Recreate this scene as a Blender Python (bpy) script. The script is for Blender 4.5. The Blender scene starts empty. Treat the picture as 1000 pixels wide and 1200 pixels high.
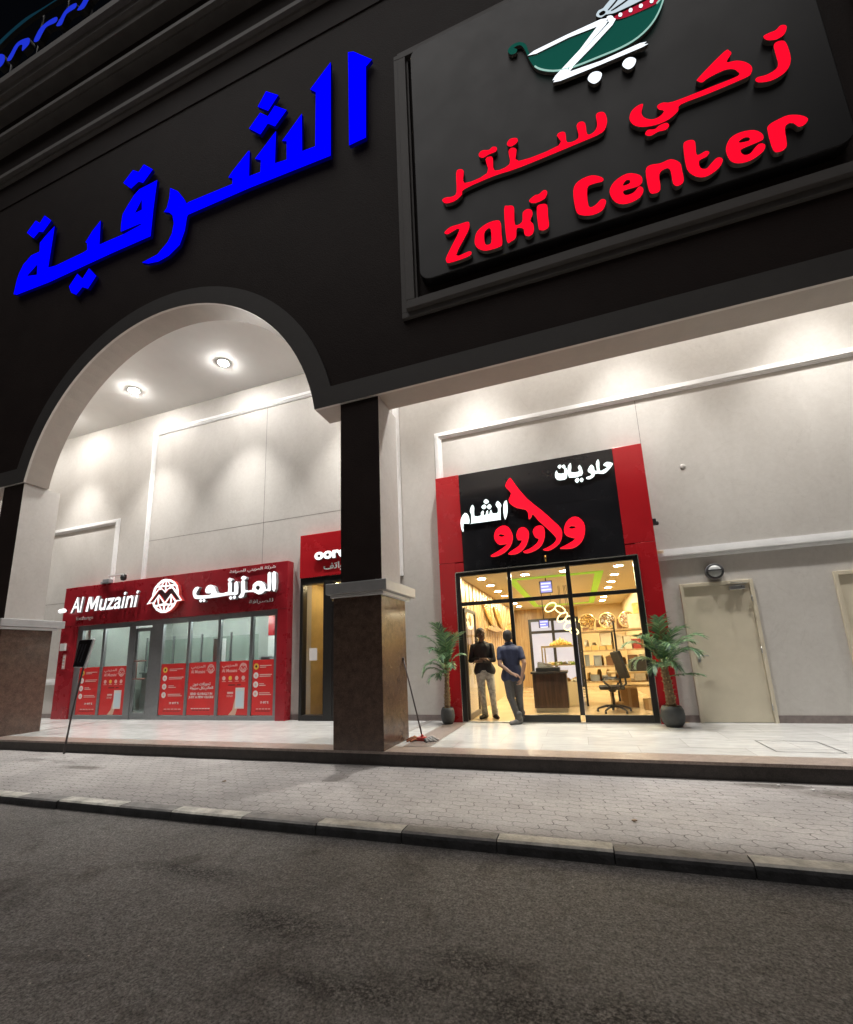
import bpy, bmesh, math, random, json
from mathutils import Vector, Matrix, Quaternion
random.seed(7)
sc = bpy.context.scene
COL = sc.collection
R = math.radians

# ------------------------------------------------------------------ camera, world, light, exposure
cam = bpy.data.cameras.new('camera'); co = bpy.data.objects.new('camera', cam); COL.objects.link(co)
right = Vector((0.9451741, 0.3241048, -0.0400243))
up = Vector((0.1012119, -0.1742007, 0.9794949))
fwd = Vector((-0.3104867, 0.9298442, 0.1974532))
m3 = Matrix((right, up, -fwd)).transposed()
co.matrix_world = Matrix.Translation((0, 0, 1.25)) @ m3.to_4x4()
cam.sensor_fit = 'VERTICAL'; cam.sensor_height = 36.0; cam.lens = 511.74 / 1200 * 36
cam.shift_y = 67 / 1200
cam.clip_start = 0.05; cam.clip_end = 500
sc.camera = co

w = bpy.data.worlds.new('World'); sc.world = w; w.use_nodes = True
nt = w.node_tree; bg = nt.nodes['Background']
sky = nt.nodes.new('ShaderNodeTexSky'); sky.sky_type = 'NISHITA'; sky.sun_disc = False
sky.sun_elevation = R(-4.0); sky.sun_rotation = R(200)
nt.links.new(sky.outputs[0], bg.inputs[0]); bg.inputs[1].default_value = 0.12

# a faint, wide glow from the street side (night: the sun lamp is turned down to almost nothing)
sl = bpy.data.lights.new('sun', 'SUN'); sl.energy = 0.68; sl.angle = R(60); sl.color = (1.0, 0.96, 0.93)
so = bpy.data.objects.new('sun', sl); COL.objects.link(so)
so.rotation_euler = (R(18), 0, R(-20)); so.location = (0, -20, 40)

vs = sc.view_settings
vs.view_transform = 'Standard'; vs.look = 'None'; vs.gamma = 1.0; vs.exposure = 0.14
sc.cycles.max_bounces = 8; sc.cycles.diffuse_bounces = 4; sc.cycles.glossy_bounces = 3
sc.cycles.transparent_max_bounces = 12
sc.cycles.sample_clamp_indirect = 4.0
sc.cycles.caustics_reflective = False; sc.cycles.caustics_refractive = False

LAMP_W = 1350.0      # power of one arcade downlight
ROOM_W = 60.0

# ------------------------------------------------------------------ materials
MATS = {}
def mat(name, col, rough=0.6, var=0.0, vscale=8.0, bump=0.0, bscale=60.0, metal=0.0, emit=None, es=0.0, spec=0.5, detail=5, stretch=None):
    if name in MATS: return MATS[name]
    m = bpy.data.materials.new(name); m.use_nodes = True; t = m.node_tree; N = t.nodes; L = t.links
    b = N['Principled BSDF']
    c4 = tuple(col) + (1,)
    b.inputs['Base Color'].default_value = c4
    b.inputs['Roughness'].default_value = rough; b.inputs['Metallic'].default_value = metal
    b.inputs['Specular IOR Level'].default_value = spec
    if emit:
        b.inputs['Emission Color'].default_value = tuple(emit) + (1,); b.inputs['Emission Strength'].default_value = es
    if var > 0 or bump > 0:
        tc = N.new('ShaderNodeTexCoord'); src = tc.outputs['Object']
        if stretch:
            mp = N.new('ShaderNodeMapping'); mp.inputs['Scale'].default_value = stretch; L.new(src, mp.inputs[0]); src = mp.outputs[0]
    if var > 0:
        n = N.new('ShaderNodeTexNoise'); n.inputs['Scale'].default_value = vscale; n.inputs['Detail'].default_value = detail
        n.inputs['Roughness'].default_value = 0.62
        L.new(src, n.inputs['Vector'])
        r = N.new('ShaderNodeValToRGB')
        r.color_ramp.elements[0].position = 0.3; r.color_ramp.elements[1].position = 0.7
        r.color_ramp.elements[0].color = tuple(max(0, c * (1 - var)) for c in col) + (1,)
        r.color_ramp.elements[1].color = tuple(min(1, c * (1 + var)) for c in col) + (1,)
        L.new(n.outputs[0], r.inputs[0]); L.new(r.outputs[0], b.inputs['Base Color'])
        if rough > 0.1:
            mr = N.new('ShaderNodeMapRange'); mr.inputs[3].default_value = max(0, rough - 0.08); mr.inputs[4].default_value = min(1, rough + 0.08)
            L.new(n.outputs[0], mr.inputs[0]); L.new(mr.outputs[0], b.inputs['Roughness'])
    if bump > 0:
        n2 = N.new('ShaderNodeTexNoise'); n2.inputs['Scale'].default_value = bscale; n2.inputs['Detail'].default_value = 4
        L.new(src, n2.inputs['Vector'])
        bp = N.new('ShaderNodeBump'); bp.inputs['Strength'].default_value = bump; bp.inputs['Distance'].default_value = 0.02
        L.new(n2.outputs[0], bp.inputs['Height']); L.new(bp.outputs[0], b.inputs['Normal'])
    MATS[name] = m
    return m

def emis(name, col, s, back=(0.02, 0.02, 0.02)):
    if name in MATS: return MATS[name]
    m = mat(name, back, 0.5, emit=col, es=s, spec=0.0); return m

def glass(name, tint=(1, 1, 1), refl=1.0, rough=0.02):
    m = bpy.data.materials.new(name); m.use_nodes = True; t = m.node_tree; N = t.nodes; L = t.links
    N.remove(N['Principled BSDF'])
    tr = N.new('ShaderNodeBsdfTransparent'); tr.inputs[0].default_value = tuple(tint) + (1,)
    gl = N.new('ShaderNodeBsdfGlossy'); gl.inputs['Roughness'].default_value = rough
    fr = N.new('ShaderNodeFresnel'); fr.inputs[0].default_value = 1.5
    mu = N.new('ShaderNodeMath'); mu.operation = 'MULTIPLY'; mu.inputs[1].default_value = refl; mu.use_clamp = True
    mx = N.new('ShaderNodeMixShader')
    ge = N.new('ShaderNodeNewGeometry'); sb = N.new('ShaderNodeMath'); sb.operation = 'SUBTRACT'; sb.inputs[0].default_value = 1.0; L.new(ge.outputs['Backfacing'], sb.inputs[1])
    m3_ = N.new('ShaderNodeMath'); m3_.operation = 'MULTIPLY'; L.new(mu.outputs[0], m3_.inputs[0]); L.new(sb.outputs[0], m3_.inputs[1])
    L.new(fr.outputs[0], mu.inputs[0]); L.new(m3_.outputs[0], mx.inputs[0]); L.new(tr.outputs[0], mx.inputs[1]); L.new(gl.outputs[0], mx.inputs[2])
    L.new(mx.outputs[0], N['Material Output'].inputs[0])
    MATS[name] = m; return m

def node_mat(name, fn):
    m = bpy.data.materials.new(name); m.use_nodes = True
    fn(m.node_tree, m.node_tree.nodes['Principled BSDF']); MATS[name] = m; return m

def _n(t, typ, **kw):
    n = t.nodes.new(typ)
    for k, v in kw.items():
        if k.startswith('i_'): n.inputs[k[2:].replace('_', ' ')].default_value = v
        else: setattr(n, k, v)
    return n

def plaster(t, b):
    L = t.links; tc = _n(t, 'ShaderNodeTexCoord')
    mp = _n(t, 'ShaderNodeMapping'); mp.inputs['Scale'].default_value = (1, 1, .6); L.new(tc.outputs['Object'], mp.inputs[0])
    n1 = _n(t, 'ShaderNodeTexNoise', i_Scale=1.1, i_Detail=6, i_Roughness=.6, i_Distortion=1.2); L.new(mp.outputs[0], n1.inputs['Vector'])
    n2 = _n(t, 'ShaderNodeTexNoise', i_Scale=14, i_Detail=6, i_Roughness=.7); L.new(tc.outputs['Object'], n2.inputs['Vector'])
    r = _n(t, 'ShaderNodeValToRGB'); e = r.color_ramp.elements
    e[0].position = .28; e[0].color = (.50, .475, .445, 1); e[1].position = .74; e[1].color = (.565, .54, .51, 1); L.new(n1.outputs[0], r.inputs[0])
    mx = _n(t, 'ShaderNodeMixRGB', blend_type='OVERLAY'); mx.inputs[0].default_value = .13
    L.new(r.outputs[0], mx.inputs[1]); L.new(n2.outputs[0], mx.inputs[2])
    # wandering hairline marks and rain stains
    n3 = _n(t, 'ShaderNodeTexNoise', i_Scale=.9, i_Detail=3, i_Distortion=2.5); L.new(tc.outputs['Object'], n3.inputs['Vector'])
    r3 = _n(t, 'ShaderNodeValToRGB'); q = r3.color_ramp.elements; q[0].position = .492; q[0].color = (1, 1, 1, 1); q[1].position = .5; q[1].color = (.86, .85, .84, 1)
    e2 = r3.color_ramp.elements.new(.508); e2.color = (1, 1, 1, 1); L.new(n3.outputs[0], r3.inputs[0])
    m2 = _n(t, 'ShaderNodeMixRGB', blend_type='MULTIPLY'); m2.inputs[0].default_value = .4; L.new(mx.outputs[0], m2.inputs[1]); L.new(r3.outputs[0], m2.inputs[2])
    L.new(m2.outputs[0], b.inputs['Base Color']); b.inputs['Roughness'].default_value = .62; b.inputs['Specular IOR Level'].default_value = .3
    n4 = _n(t, 'ShaderNodeTexNoise', i_Scale=60, i_Detail=5); L.new(tc.outputs['Object'], n4.inputs['Vector'])
    bp = _n(t, 'ShaderNodeBump', i_Strength=.12, i_Distance=.01); L.new(n4.outputs[0], bp.inputs['Height']); L.new(bp.outputs[0], b.inputs['Normal'])
node_mat('plaster', plaster)

def granite(c0, c1, rough, sc_=40):
    def f(t, b):
        L = t.links; tc = _n(t, 'ShaderNodeTexCoord')
        v = _n(t, 'ShaderNodeTexVoronoi', i_Scale=sc_ * 2); L.new(tc.outputs['Object'], v.inputs['Vector'])
        n = _n(t, 'ShaderNodeTexNoise', i_Scale=sc_ * .25, i_Detail=8, i_Roughness=.75); L.new(tc.outputs['Object'], n.inputs['Vector'])
        a = _n(t, 'ShaderNodeMath', operation='MULTIPLY_ADD'); a.inputs[1].default_value = .35; L.new(v.outputs['Distance'], a.inputs[0]); L.new(n.outputs[0], a.inputs[2])
        r = _n(t, 'ShaderNodeValToRGB'); e = r.color_ramp.elements; e[0].position = .4; e[0].color = c0 + (1,); e[1].position = .85; e[1].color = c1 + (1,)
        L.new(a.outputs[0], r.inputs[0]); L.new(r.outputs[0], b.inputs['Base Color']); b.inputs['Roughness'].default_value = rough
    return f
node_mat('granite_brown', granite((.045, .028, .022), (.15, .098, .075), .2))
node_mat('granite_step', granite((.16, .12, .10), (.36, .29, .25), .3))
node_mat('granite_dark', granite((.018, .014, .013), (.06, .05, .045), .5))

def marble(t, b):
    L = t.links; tc = _n(t, 'ShaderNodeTexCoord')
    br = _n(t, 'ShaderNodeTexBrick', i_Scale=1.0, i_Mortar_Size=.004, i_Mortar_Smooth=.2, i_Brick_Width=1.2, i_Row_Height=.6, i_Bias=0.0)
    br.offset = .5
    br.inputs['Color1'].default_value = (.54, .54, .525, 1); br.inputs['Color2'].default_value = (.62, .62, .605, 1); br.inputs['Mortar'].default_value = (.42, .40, .38, 1)
    L.new(tc.outputs['Object'], br.inputs['Vector'])
    mp = _n(t, 'ShaderNodeMapping'); mp.inputs['Scale'].default_value = (1, 5, 1); L.new(tc.outputs['Object'], mp.inputs[0])
    n = _n(t, 'ShaderNodeTexNoise', i_Scale=1.7, i_Detail=9, i_Roughness=.68, i_Distortion=1.4); L.new(mp.outputs[0], n.inputs['Vector'])
    r = _n(t, 'ShaderNodeValToRGB'); e = r.color_ramp.elements; e[0].position = .32; e[0].color = (.66, .66, .66, 1); e[1].position = .62; e[1].color = (1, 1, 1, 1); L.new(n.outputs[0], r.inputs[0])
    mx = _n(t, 'ShaderNodeMixRGB', blend_type='MULTIPLY'); mx.inputs[0].default_value = .8; L.new(br.outputs[0], mx.inputs[1]); L.new(r.outputs[0], mx.inputs[2])
    L.new(mx.outputs[0], b.inputs['Base Color'])
    n2 = _n(t, 'ShaderNodeTexNoise', i_Scale=3, i_Detail=6); L.new(tc.outputs['Object'], n2.inputs['Vector'])
    mr = _n(t, 'ShaderNodeMapRange'); mr.inputs[3].default_value = .12; mr.inputs[4].default_value = .30; L.new(n2.outputs[0], mr.inputs[0]); L.new(mr.outputs[0], b.inputs['Roughness'])
node_mat('marble', marble)

def asphalt(t, b):
    L = t.links; tc = _n(t, 'ShaderNodeTexCoord'); P_ = tc.outputs['Object']
    def noise(scale, detail=6, rough=.6, dist=0.0):
        n = _n(t, 'ShaderNodeTexNoise', i_Scale=scale, i_Detail=detail, i_Roughness=rough, i_Distortion=dist); L.new(P_, n.inputs['Vector']); return n.outputs[0]
    def ramp(src, p0, c0, p1, c1):
        r = _n(t, 'ShaderNodeValToRGB'); e = r.color_ramp.elements; e[0].position = p0; e[0].color = tuple(c0) + (1,); e[1].position = p1; e[1].color = tuple(c1) + (1,); L.new(src, r.inputs[0]); return r.outputs[0]
    def mul(a, b_, f=1.0):
        m = _n(t, 'ShaderNodeMixRGB', blend_type='MULTIPLY'); m.inputs[0].default_value = f; L.new(a, m.inputs[1]); L.new(b_, m.inputs[2]); return m.outputs[0]
    base = ramp(noise(.6, 7, .62, .8), .33, (.185, .175, .166), .66, (.27, .257, .246))
    grain = noise(70, 4, .85); agg = noise(22, 6, .78)
    c = mul(base, ramp(grain, .36, (.32, .32, .32), .64, (1.75, 1.74, 1.72)), 1.0)
    c = mul(c, ramp(agg, .34, (.55, .54, .53), .62, (1.18, 1.17, 1.15)), .85)
    c = mul(c, ramp(noise(1.1, 8, .7, 1.6), .33, (.55, .52, .5), .46, (1, 1, 1)))
    v = _n(t, 'ShaderNodeTexVoronoi', i_Scale=34); L.new(P_, v.inputs['Vector'])
    c = mul(c, ramp(v.outputs['Distance'], .05, (2.4, 2.3, 2.15), .10, (1, 1, 1)), .6)
    v2 = _n(t, 'ShaderNodeTexVoronoi', i_Scale=5); L.new(P_, v2.inputs['Vector'])
    c = mul(c, ramp(v2.outputs['Distance'], .02, (3.4, 3.3, 3.0), .035, (1, 1, 1)))
    # worn, ravelled patches where the binder is gone: dark, deeply pitted, each at its own place
    msk = None
    for (px, py, rx, ry) in PATCHES:
        mp = _n(t, 'ShaderNodeMapping'); mp.inputs['Location'].default_value = (-px / rx, -py / ry, 0); mp.inputs['Scale'].default_value = (1 / rx, 1 / ry, 0); L.new(P_, mp.inputs[0])
        ln = _n(t, 'ShaderNodeVectorMath', operation='LENGTH'); L.new(mp.outputs[0], ln.inputs[0])
        s1 = _n(t, 'ShaderNodeMath', operation='SUBTRACT', use_clamp=True); s1.inputs[0].default_value = 1.0; L.new(ln.outputs['Value'], s1.inputs[1])
        if msk is None: msk = s1.outputs[0]
        else:
            mm = _n(t, 'ShaderNodeMath', operation='MAXIMUM'); L.new(msk, mm.inputs[0]); L.new(s1.outputs[0], mm.inputs[1]); msk = mm.outputs[0]
    ad = _n(t, 'ShaderNodeMath', operation='MULTIPLY'); L.new(msk, ad.inputs[0]); L.new(noise(7, 7, .75, .8), ad.inputs[1])
    worn = _n(t, 'ShaderNodeMapRange'); worn.inputs[1].default_value = .10; worn.inputs[2].default_value = .42; L.new(ad.outputs[0], worn.inputs[0])
    pit = ramp(noise(55, 4, .8), .42, (.12, .11, .10), .58, (1.0, 1.0, 1.0))
    mx = _n(t, 'ShaderNodeMixRGB'); L.new(worn.outputs[0], mx.inputs[0]); L.new(c, mx.inputs[1]); L.new(mul(c, pit), mx.inputs[2])
    L.new(mx.outputs[0], b.inputs['Base Color']); b.inputs['Roughness'].default_value = .7; b.inputs['Specular IOR Level'].default_value = .4
    h = _n(t, 'ShaderNodeMath', operation='MULTIPLY_ADD'); h.inputs[1].default_value = .5; L.new(grain, h.inputs[0]); L.new(agg, h.inputs[2])
    bp = _n(t, 'ShaderNodeBump', i_Strength=1.0, i_Distance=.03); L.new(h.outputs[0], bp.inputs['Height']); L.new(bp.outputs[0], b.inputs['Normal'])
PATCHES = ((-1.85, 2.50, .75, .24), (-1.35, 2.12, .5, .14), (-1.05, 2.14, .5, .2), (-.80, 2.28, .4, .16), (-.42, 2.24, .6, .32), (-.65, 2.46, .5, .18), (.1, 2.3, .7, .25), (-2.9, 2.9, .9, .2))
node_mat('asphalt', asphalt)

def pavers(t, b):
    L = t.links; tc = _n(t, 'ShaderNodeTexCoord')
    sep = _n(t, 'ShaderNodeSeparateXYZ'); L.new(tc.outputs['Object'], sep.inputs[0])
    def tri(axis, freq, amp):
        m1 = _n(t, 'ShaderNodeMath', operation='PINGPONG'); m1.inputs[1].default_value = freq; L.new(sep.outputs[axis], m1.inputs[0])
        m2 = _n(t, 'ShaderNodeMath', operation='MULTIPLY'); m2.inputs[1].default_value = amp; L.new(m1.outputs[0], m2.inputs[0]); return m2
    ax = tri('X', .055, .4); ay = tri('Y', .055, .4)
    sx = _n(t, 'ShaderNodeMath', operation='ADD'); L.new(sep.outputs['X'], sx.inputs[0]); L.new(ay.outputs[0], sx.inputs[1])
    sy = _n(t, 'ShaderNodeMath', operation='ADD'); L.new(sep.outputs['Y'], sy.inputs[0]); L.new(ax.outputs[0], sy.inputs[1])
    nz = _n(t, 'ShaderNodeTexNoise', i_Scale=2.2, i_Detail=3); L.new(tc.outputs['Object'], nz.inputs['Vector'])
    cb = _n(t, 'ShaderNodeCombineXYZ'); L.new(sx.outputs[0], cb.inputs[0]); L.new(sy.outputs[0], cb.inputs[1])
    va = _n(t, 'ShaderNodeVectorMath', operation='MULTIPLY_ADD'); va.inputs[1].default_value = (.03, .03, 0); L.new(nz.outputs['Color'], va.inputs[0]); L.new(cb.outputs[0], va.inputs[2])
    br = _n(t, 'ShaderNodeTexBrick', i_Scale=1.0, i_Mortar_Size=.006, i_Mortar_Smooth=.4, i_Brick_Width=.22, i_Row_Height=.11)
    br.inputs['Color1'].default_value = (.32, .30, .288, 1); br.inputs['Color2'].default_value = (.37, .348, .335, 1); br.inputs['Mortar'].default_value = (.13, .12, .115, 1)
    L.new(va.outputs[0], br.inputs['Vector'])
    n1 = _n(t, 'ShaderNodeTexNoise', i_Scale=1.0, i_Detail=7, i_Roughness=.65); L.new(tc.outputs['Object'], n1.inputs['Vector'])
    # dust fills most of the joints: they show only in places
    r1 = _n(t, 'ShaderNodeValToRGB'); e = r1.color_ramp.elements; e[0].position = .36; e[0].color = (.82, .82, .82, 1); e[1].position = .6; e[1].color = (1.05, 1.05, 1.05, 1); L.new(n1.outputs[0], r1.inputs[0])
    n5 = _n(t, 'ShaderNodeTexNoise', i_Scale=5, i_Detail=6, i_Roughness=.7); L.new(tc.outputs['Object'], n5.inputs['Vector'])
    r5 = _n(t, 'ShaderNodeValToRGB'); e = r5.color_ramp.elements; e[0].position = .42; e[0].color = (0, 0, 0, 1); e[1].position = .62; e[1].color = (1, 1, 1, 1); L.new(n5.outputs[0], r5.inputs[0])
    mx = _n(t, 'ShaderNodeMixRGB'); L.new(r5.outputs[0], mx.inputs[0]); mx.inputs[2].default_value = (.35, .33, .317, 1); L.new(br.outputs[0], mx.inputs[1])
    m2 = _n(t, 'ShaderNodeMixRGB', blend_type='MULTIPLY'); m2.inputs[0].default_value = 1; L.new(mx.outputs[0], m2.inputs[1]); L.new(r1.outputs[0], m2.inputs[2])
    n3 = _n(t, 'ShaderNodeTexNoise', i_Scale=45, i_Detail=4, i_Roughness=.7); L.new(tc.outputs['Object'], n3.inputs['Vector'])
    r3 = _n(t, 'ShaderNodeValToRGB'); e = r3.color_ramp.elements; e[0].position = .35; e[0].color = (.78, .78, .78, 1); e[1].position = .65; e[1].color = (1.1, 1.1, 1.1, 1); L.new(n3.outputs[0], r3.inputs[0])
    m3 = _n(t, 'ShaderNodeMixRGB', blend_type='MULTIPLY'); m3.inputs[0].default_value = .8; L.new(m2.outputs[0], m3.inputs[1]); L.new(r3.outputs[0], m3.inputs[2])
    msk = None
    for (px, py, rx, ry) in ((2.55, 5.45, 1.1, .34), (1.75, 5.68, .6, .14), (-7.3, 5.0, .7, .16), (3.4, 5.2, 1.2, .4)):
        mp = _n(t, 'ShaderNodeMapping'); mp.inputs['Location'].default_value = (-px / rx, -py / ry, 0); mp.inputs['Scale'].default_value = (1 / rx, 1 / ry, 0); L.new(tc.outputs['Object'], mp.inputs[0])
        ln = _n(t, 'ShaderNodeVectorMath', operation='LENGTH'); L.new(mp.outputs[0], ln.inputs[0])
        s1 = _n(t, 'ShaderNodeMath', operation='SUBTRACT', use_clamp=True); s1.inputs[0].default_value = 1.0; L.new(ln.outputs['Value'], s1.inputs[1])
        if msk is None: msk = s1.outputs[0]
        else:
            mm = _n(t, 'ShaderNodeMath', operation='MAXIMUM'); L.new(msk, mm.inputs[0]); L.new(s1.outputs[0], mm.inputs[1]); msk = mm.outputs[0]
    n9 = _n(t, 'ShaderNodeTexNoise', i_Scale=6.5, i_Detail=7, i_Roughness=.7, i_Distortion=1.0); L.new(tc.outputs['Object'], n9.inputs['Vector'])
    w9 = _n(t, 'ShaderNodeMath', operation='MULTIPLY'); L.new(msk, w9.inputs[0]); L.new(n9.outputs[0], w9.inputs[1])
    g9 = _n(t, 'ShaderNodeMapRange'); g9.inputs[1].default_value = .12; g9.inputs[2].default_value = .30; L.new(w9.outputs[0], g9.inputs[0])
    m9 = _n(t, 'ShaderNodeMixRGB', blend_type='MULTIPLY'); L.new(g9.outputs[0], m9.inputs[0]); L.new(m3.outputs[0], m9.inputs[1]); m9.inputs[2].default_value = (.5, .48, .46, 1)
    L.new(m9.outputs[0], b.inputs['Base Color']); b.inputs['Roughness'].default_value = .8; b.inputs['Specular IOR Level'].default_value = .25
    hm = _n(t, 'ShaderNodeMath', operation='MULTIPLY'); inv = _n(t, 'ShaderNodeMath', operation='SUBTRACT'); inv.inputs[0].default_value = 1.0
    L.new(br.outputs['Fac'], inv.inputs[1])
    ad = _n(t, 'ShaderNodeMath', operation='MULTIPLY_ADD'); ad.inputs[1].default_value = .35; L.new(n3.outputs[0], ad.inputs[0]); L.new(inv.outputs[0], ad.inputs[2])
    bp = _n(t, 'ShaderNodeBump', i_Strength=.35, i_Distance=.012); L.new(ad.outputs[0], bp.inputs['Height']); L.new(bp.outputs[0], b.inputs['Normal'])
node_mat('pavers', pavers)

def dark_paint(t, b):
    L = t.links; tc = _n(t, 'ShaderNodeTexCoord')
    n1 = _n(t, 'ShaderNodeTexNoise', i_Scale=.6, i_Detail=6, i_Roughness=.65); L.new(tc.outputs['Object'], n1.inputs['Vector'])
    r = _n(t, 'ShaderNodeValToRGB'); e = r.color_ramp.elements; e[0].position = .3; e[0].color = (.033, .022, .020, 1); e[1].position = .7; e[1].color = (.050, .035, .031, 1); L.new(n1.outputs[0], r.inputs[0])
    L.new(r.outputs[0], b.inputs['Base Color']); b.inputs['Roughness'].default_value = .6; b.inputs['Specular IOR Level'].default_value = .15
    n4 = _n(t, 'ShaderNodeTexNoise', i_Scale=50, i_Detail=5); L.new(tc.outputs['Object'], n4.inputs['Vector'])
    bp = _n(t, 'ShaderNodeBump', i_Strength=.3, i_Distance=.02); L.new(n4.outputs[0], bp.inputs['Height']); L.new(bp.outputs[0], b.inputs['Normal'])
node_mat('dark_paint', dark_paint)

def wood(c0, c1, rough):
    def f(t, b):
        L = t.links; tc = _n(t, 'ShaderNodeTexCoord'); mp = _n(t, 'ShaderNodeMapping'); mp.inputs['Scale'].default_value = (9, 9, .7); L.new(tc.outputs['Object'], mp.inputs[0])
        n = _n(t, 'ShaderNodeTexNoise', i_Scale=2, i_Detail=7, i_Roughness=.6, i_Distortion=.6); L.new(mp.outputs[0], n.inputs['Vector'])
        r = _n(t, 'ShaderNodeValToRGB'); e = r.color_ramp.elements; e[0].position = .35; e[0].color = c0 + (1,); e[1].position = .7; e[1].color = c1 + (1,); L.new(n.outputs[0], r.inputs[0])
        L.new(r.outputs[0], b.inputs['Base Color']); b.inputs['Roughness'].default_value = rough
    return f
node_mat('wood_warm', wood((.34, .21, .10), (.56, .40, .20), .35))
node_mat('wood_dark', wood((.022, .012, .009), (.075, .04, .03), .4))

TRIM = mat('trim_white', (.84, .84, .84), .45, .05, 6, .05, 90)
BAND = mat('band_grey', (.105, .098, .094), .6, .1, 2, .15, 60)
CEIL = mat('ceiling_paint', (.82, .82, .80), .7, .03, 1.5, .05, 60)
SOFF = mat('soffit_paint', (.42, .375, .33), .65, .06, 3, .15, 50)
RED = mat('red_panel', (.30, .013, .022), .28, .10, 2.0, .02, 20)
RED2 = mat('red_composite', (.42, .012, .018), .26, .06, 1.5, .02, 12)
POST = mat('poster_red', (.62, .03, .03), .35, .05, 3)
BLK = mat('black_gloss', (.012, .012, .014), .14, .2, 3)
FRAME = mat('frame_black', (.012, .011, .011), .35, .2, 20)
ALU = mat('aluminium_grey', (.25, .26, .27), .38, .06, 12, metal=.6)
WHITE = mat('white_paint', (.75, .75, .74), .4, .04, 5)
DOORP = mat('door_paint', (.60, .54, .42), .42, .06, 2.2, .06, 40)
STEEL = mat('steel', (.45, .45, .45), .3, .1, 15, metal=.9)
DARK = mat('dark_plastic', (.02, .02, .023), .4, .2, 20)
GREYP = mat('grey_plastic', (.22, .23, .24), .45, .1, 15)
glass('glass_clear', (1, 1, 1), .9)
glass('glass_exchange', (.86, .9, .88), 1.0)

# ------------------------------------------------------------------ object helpers
def tag(o, label=None, cat=None, group=None, kind=None):
    if label: o['label'] = label
    if cat: o['category'] = cat
    if group: o['group'] = group
    if kind: o['kind'] = kind
    return o

def empty(name, loc, label, cat, group=None):
    o = bpy.data.objects.new(name, None); COL.objects.link(o); o.location = loc; o.empty_display_size = .1
    return tag(o, label, cat, group)

def root_loc(p):
    v = Vector((0, 0, 0))
    while p is not None:
        v += p.location; p = p.parent
    return v

def link(name, me, parent=None):
    o = bpy.data.objects.new(name, me); COL.objects.link(o)
    if parent is not None:
        o.parent = parent; o.location = -root_loc(parent)
    return o

class MB:
    def __init__(s): s.v = []; s.f = []; s.m = []; s.sm = []
    def add(s, vs, fs, mi=0, smooth=False):
        k = len(s.v); s.v += [tuple(p) for p in vs]
        for f in fs: s.f.append([i + k for i in f]); s.m.append(mi); s.sm.append(smooth)
        return s
    def box(s, x0, x1, y0, y1, z0, z1, mi=0, M=None):
        vs = [Vector((x, y, z)) for z in (z0, z1) for y in (y0, y1) for x in (x0, x1)]
        if M is not None: vs = [M @ p for p in vs]
        return s.add(vs, [(0, 2, 3, 1), (4, 5, 7, 6), (0, 1, 5, 4), (2, 6, 7, 3), (0, 4, 6, 2), (1, 3, 7, 5)], mi)
    def obox(s, c, ax, ay, az, hx, hy, hz, mi=0):
        M = Matrix((Vector(ax), Vector(ay), Vector(az))).transposed().to_4x4(); M.translation = Vector(c)
        return s.box(-hx, hx, -hy, hy, -hz, hz, mi, M)
    def tube(s, pts, rad, n=10, mi=0, caps=True, smooth=True):
        pts = [Vector(p) for p in pts]; k = len(s.v); m = len(pts)
        rr = rad if isinstance(rad, (list, tuple)) else [rad] * m
        ref = Vector((0, 0, 1))
        if abs((pts[-1] - pts[0]).normalized().dot(ref)) > .9: ref = Vector((1, 0, 0))
        for i, p in enumerate(pts):
            d = (pts[min(i + 1, m - 1)] - pts[max(i - 1, 0)]).normalized()
            u = d.cross(ref).normalized(); v = d.cross(u).normalized()
            for j in range(n):
                a = 2 * math.pi * j / n
                s.v.append(tuple(p + rr[i] * (math.cos(a) * u + math.sin(a) * v)))
        for i in range(m - 1):
            for j in range(n):
                a = k + i * n + j; b = k + i * n + (j + 1) % n
                s.f.append([a, a + n, b + n, b]); s.m.append(mi); s.sm.append(smooth)
        if caps:
            s.f.append([k + j for j in range(n)]); s.m.append(mi); s.sm.append(False)
            s.f.append([k + (m - 1) * n + j for j in range(n)][::-1]); s.m.append(mi); s.sm.append(False)
        return s
    def lathe(s, c, prof, n=20, mi=0, axis=None, smooth=True, caps=True):
        # prof: (radius, height) list round an axis (default +Z) at c
        A = Vector(axis or (0, 0, 1)).normalized(); U = A.orthogonal().normalized(); V = A.cross(U); c = Vector(c); k = len(s.v)
        for r_, h in prof:
            for j in range(n):
                a = 2 * math.pi * j / n
                s.v.append(tuple(c + A * h + r_ * (math.cos(a) * U + math.sin(a) * V)))
        for i in range(len(prof) - 1):
            for j in range(n):
                a = k + i * n + j; b = k + i * n + (j + 1) % n
                s.f.append([a, b, b + n, a + n]); s.m.append(mi); s.sm.append(smooth)
        if caps and prof[0][0] > 1e-6: s.f.append([k + j for j in range(n)][::-1]); s.m.append(mi); s.sm.append(False)
        if caps and prof[-1][0] > 1e-6: s.f.append([k + (len(prof) - 1) * n + j for j in range(n)]); s.m.append(mi); s.sm.append(False)
        return s
    def build(s, name, mats, parent=None, bevel=0.0):
        me = bpy.data.meshes.new(name); me.from_pydata(s.v, [], s.f)
        for m in (mats if isinstance(mats, (list, tuple)) else [mats]):
            me.materials.append(MATS[m] if isinstance(m, str) else m)
        me.polygons.foreach_set('material_index', s.m); me.polygons.foreach_set('use_smooth', s.sm); me.update()
        bm = bmesh.new(); bm.from_mesh(me); bmesh.ops.recalc_face_normals(bm, faces=bm.faces); bm.to_mesh(me); bm.free()
        o = link(name, me, parent)
        if bevel > 0:
            b = o.modifiers.new('bevel', 'BEVEL'); b.width = bevel; b.segments = 2; b.limit_method = 'ANGLE'; b.angle_limit = R(40)
        return o

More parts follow.
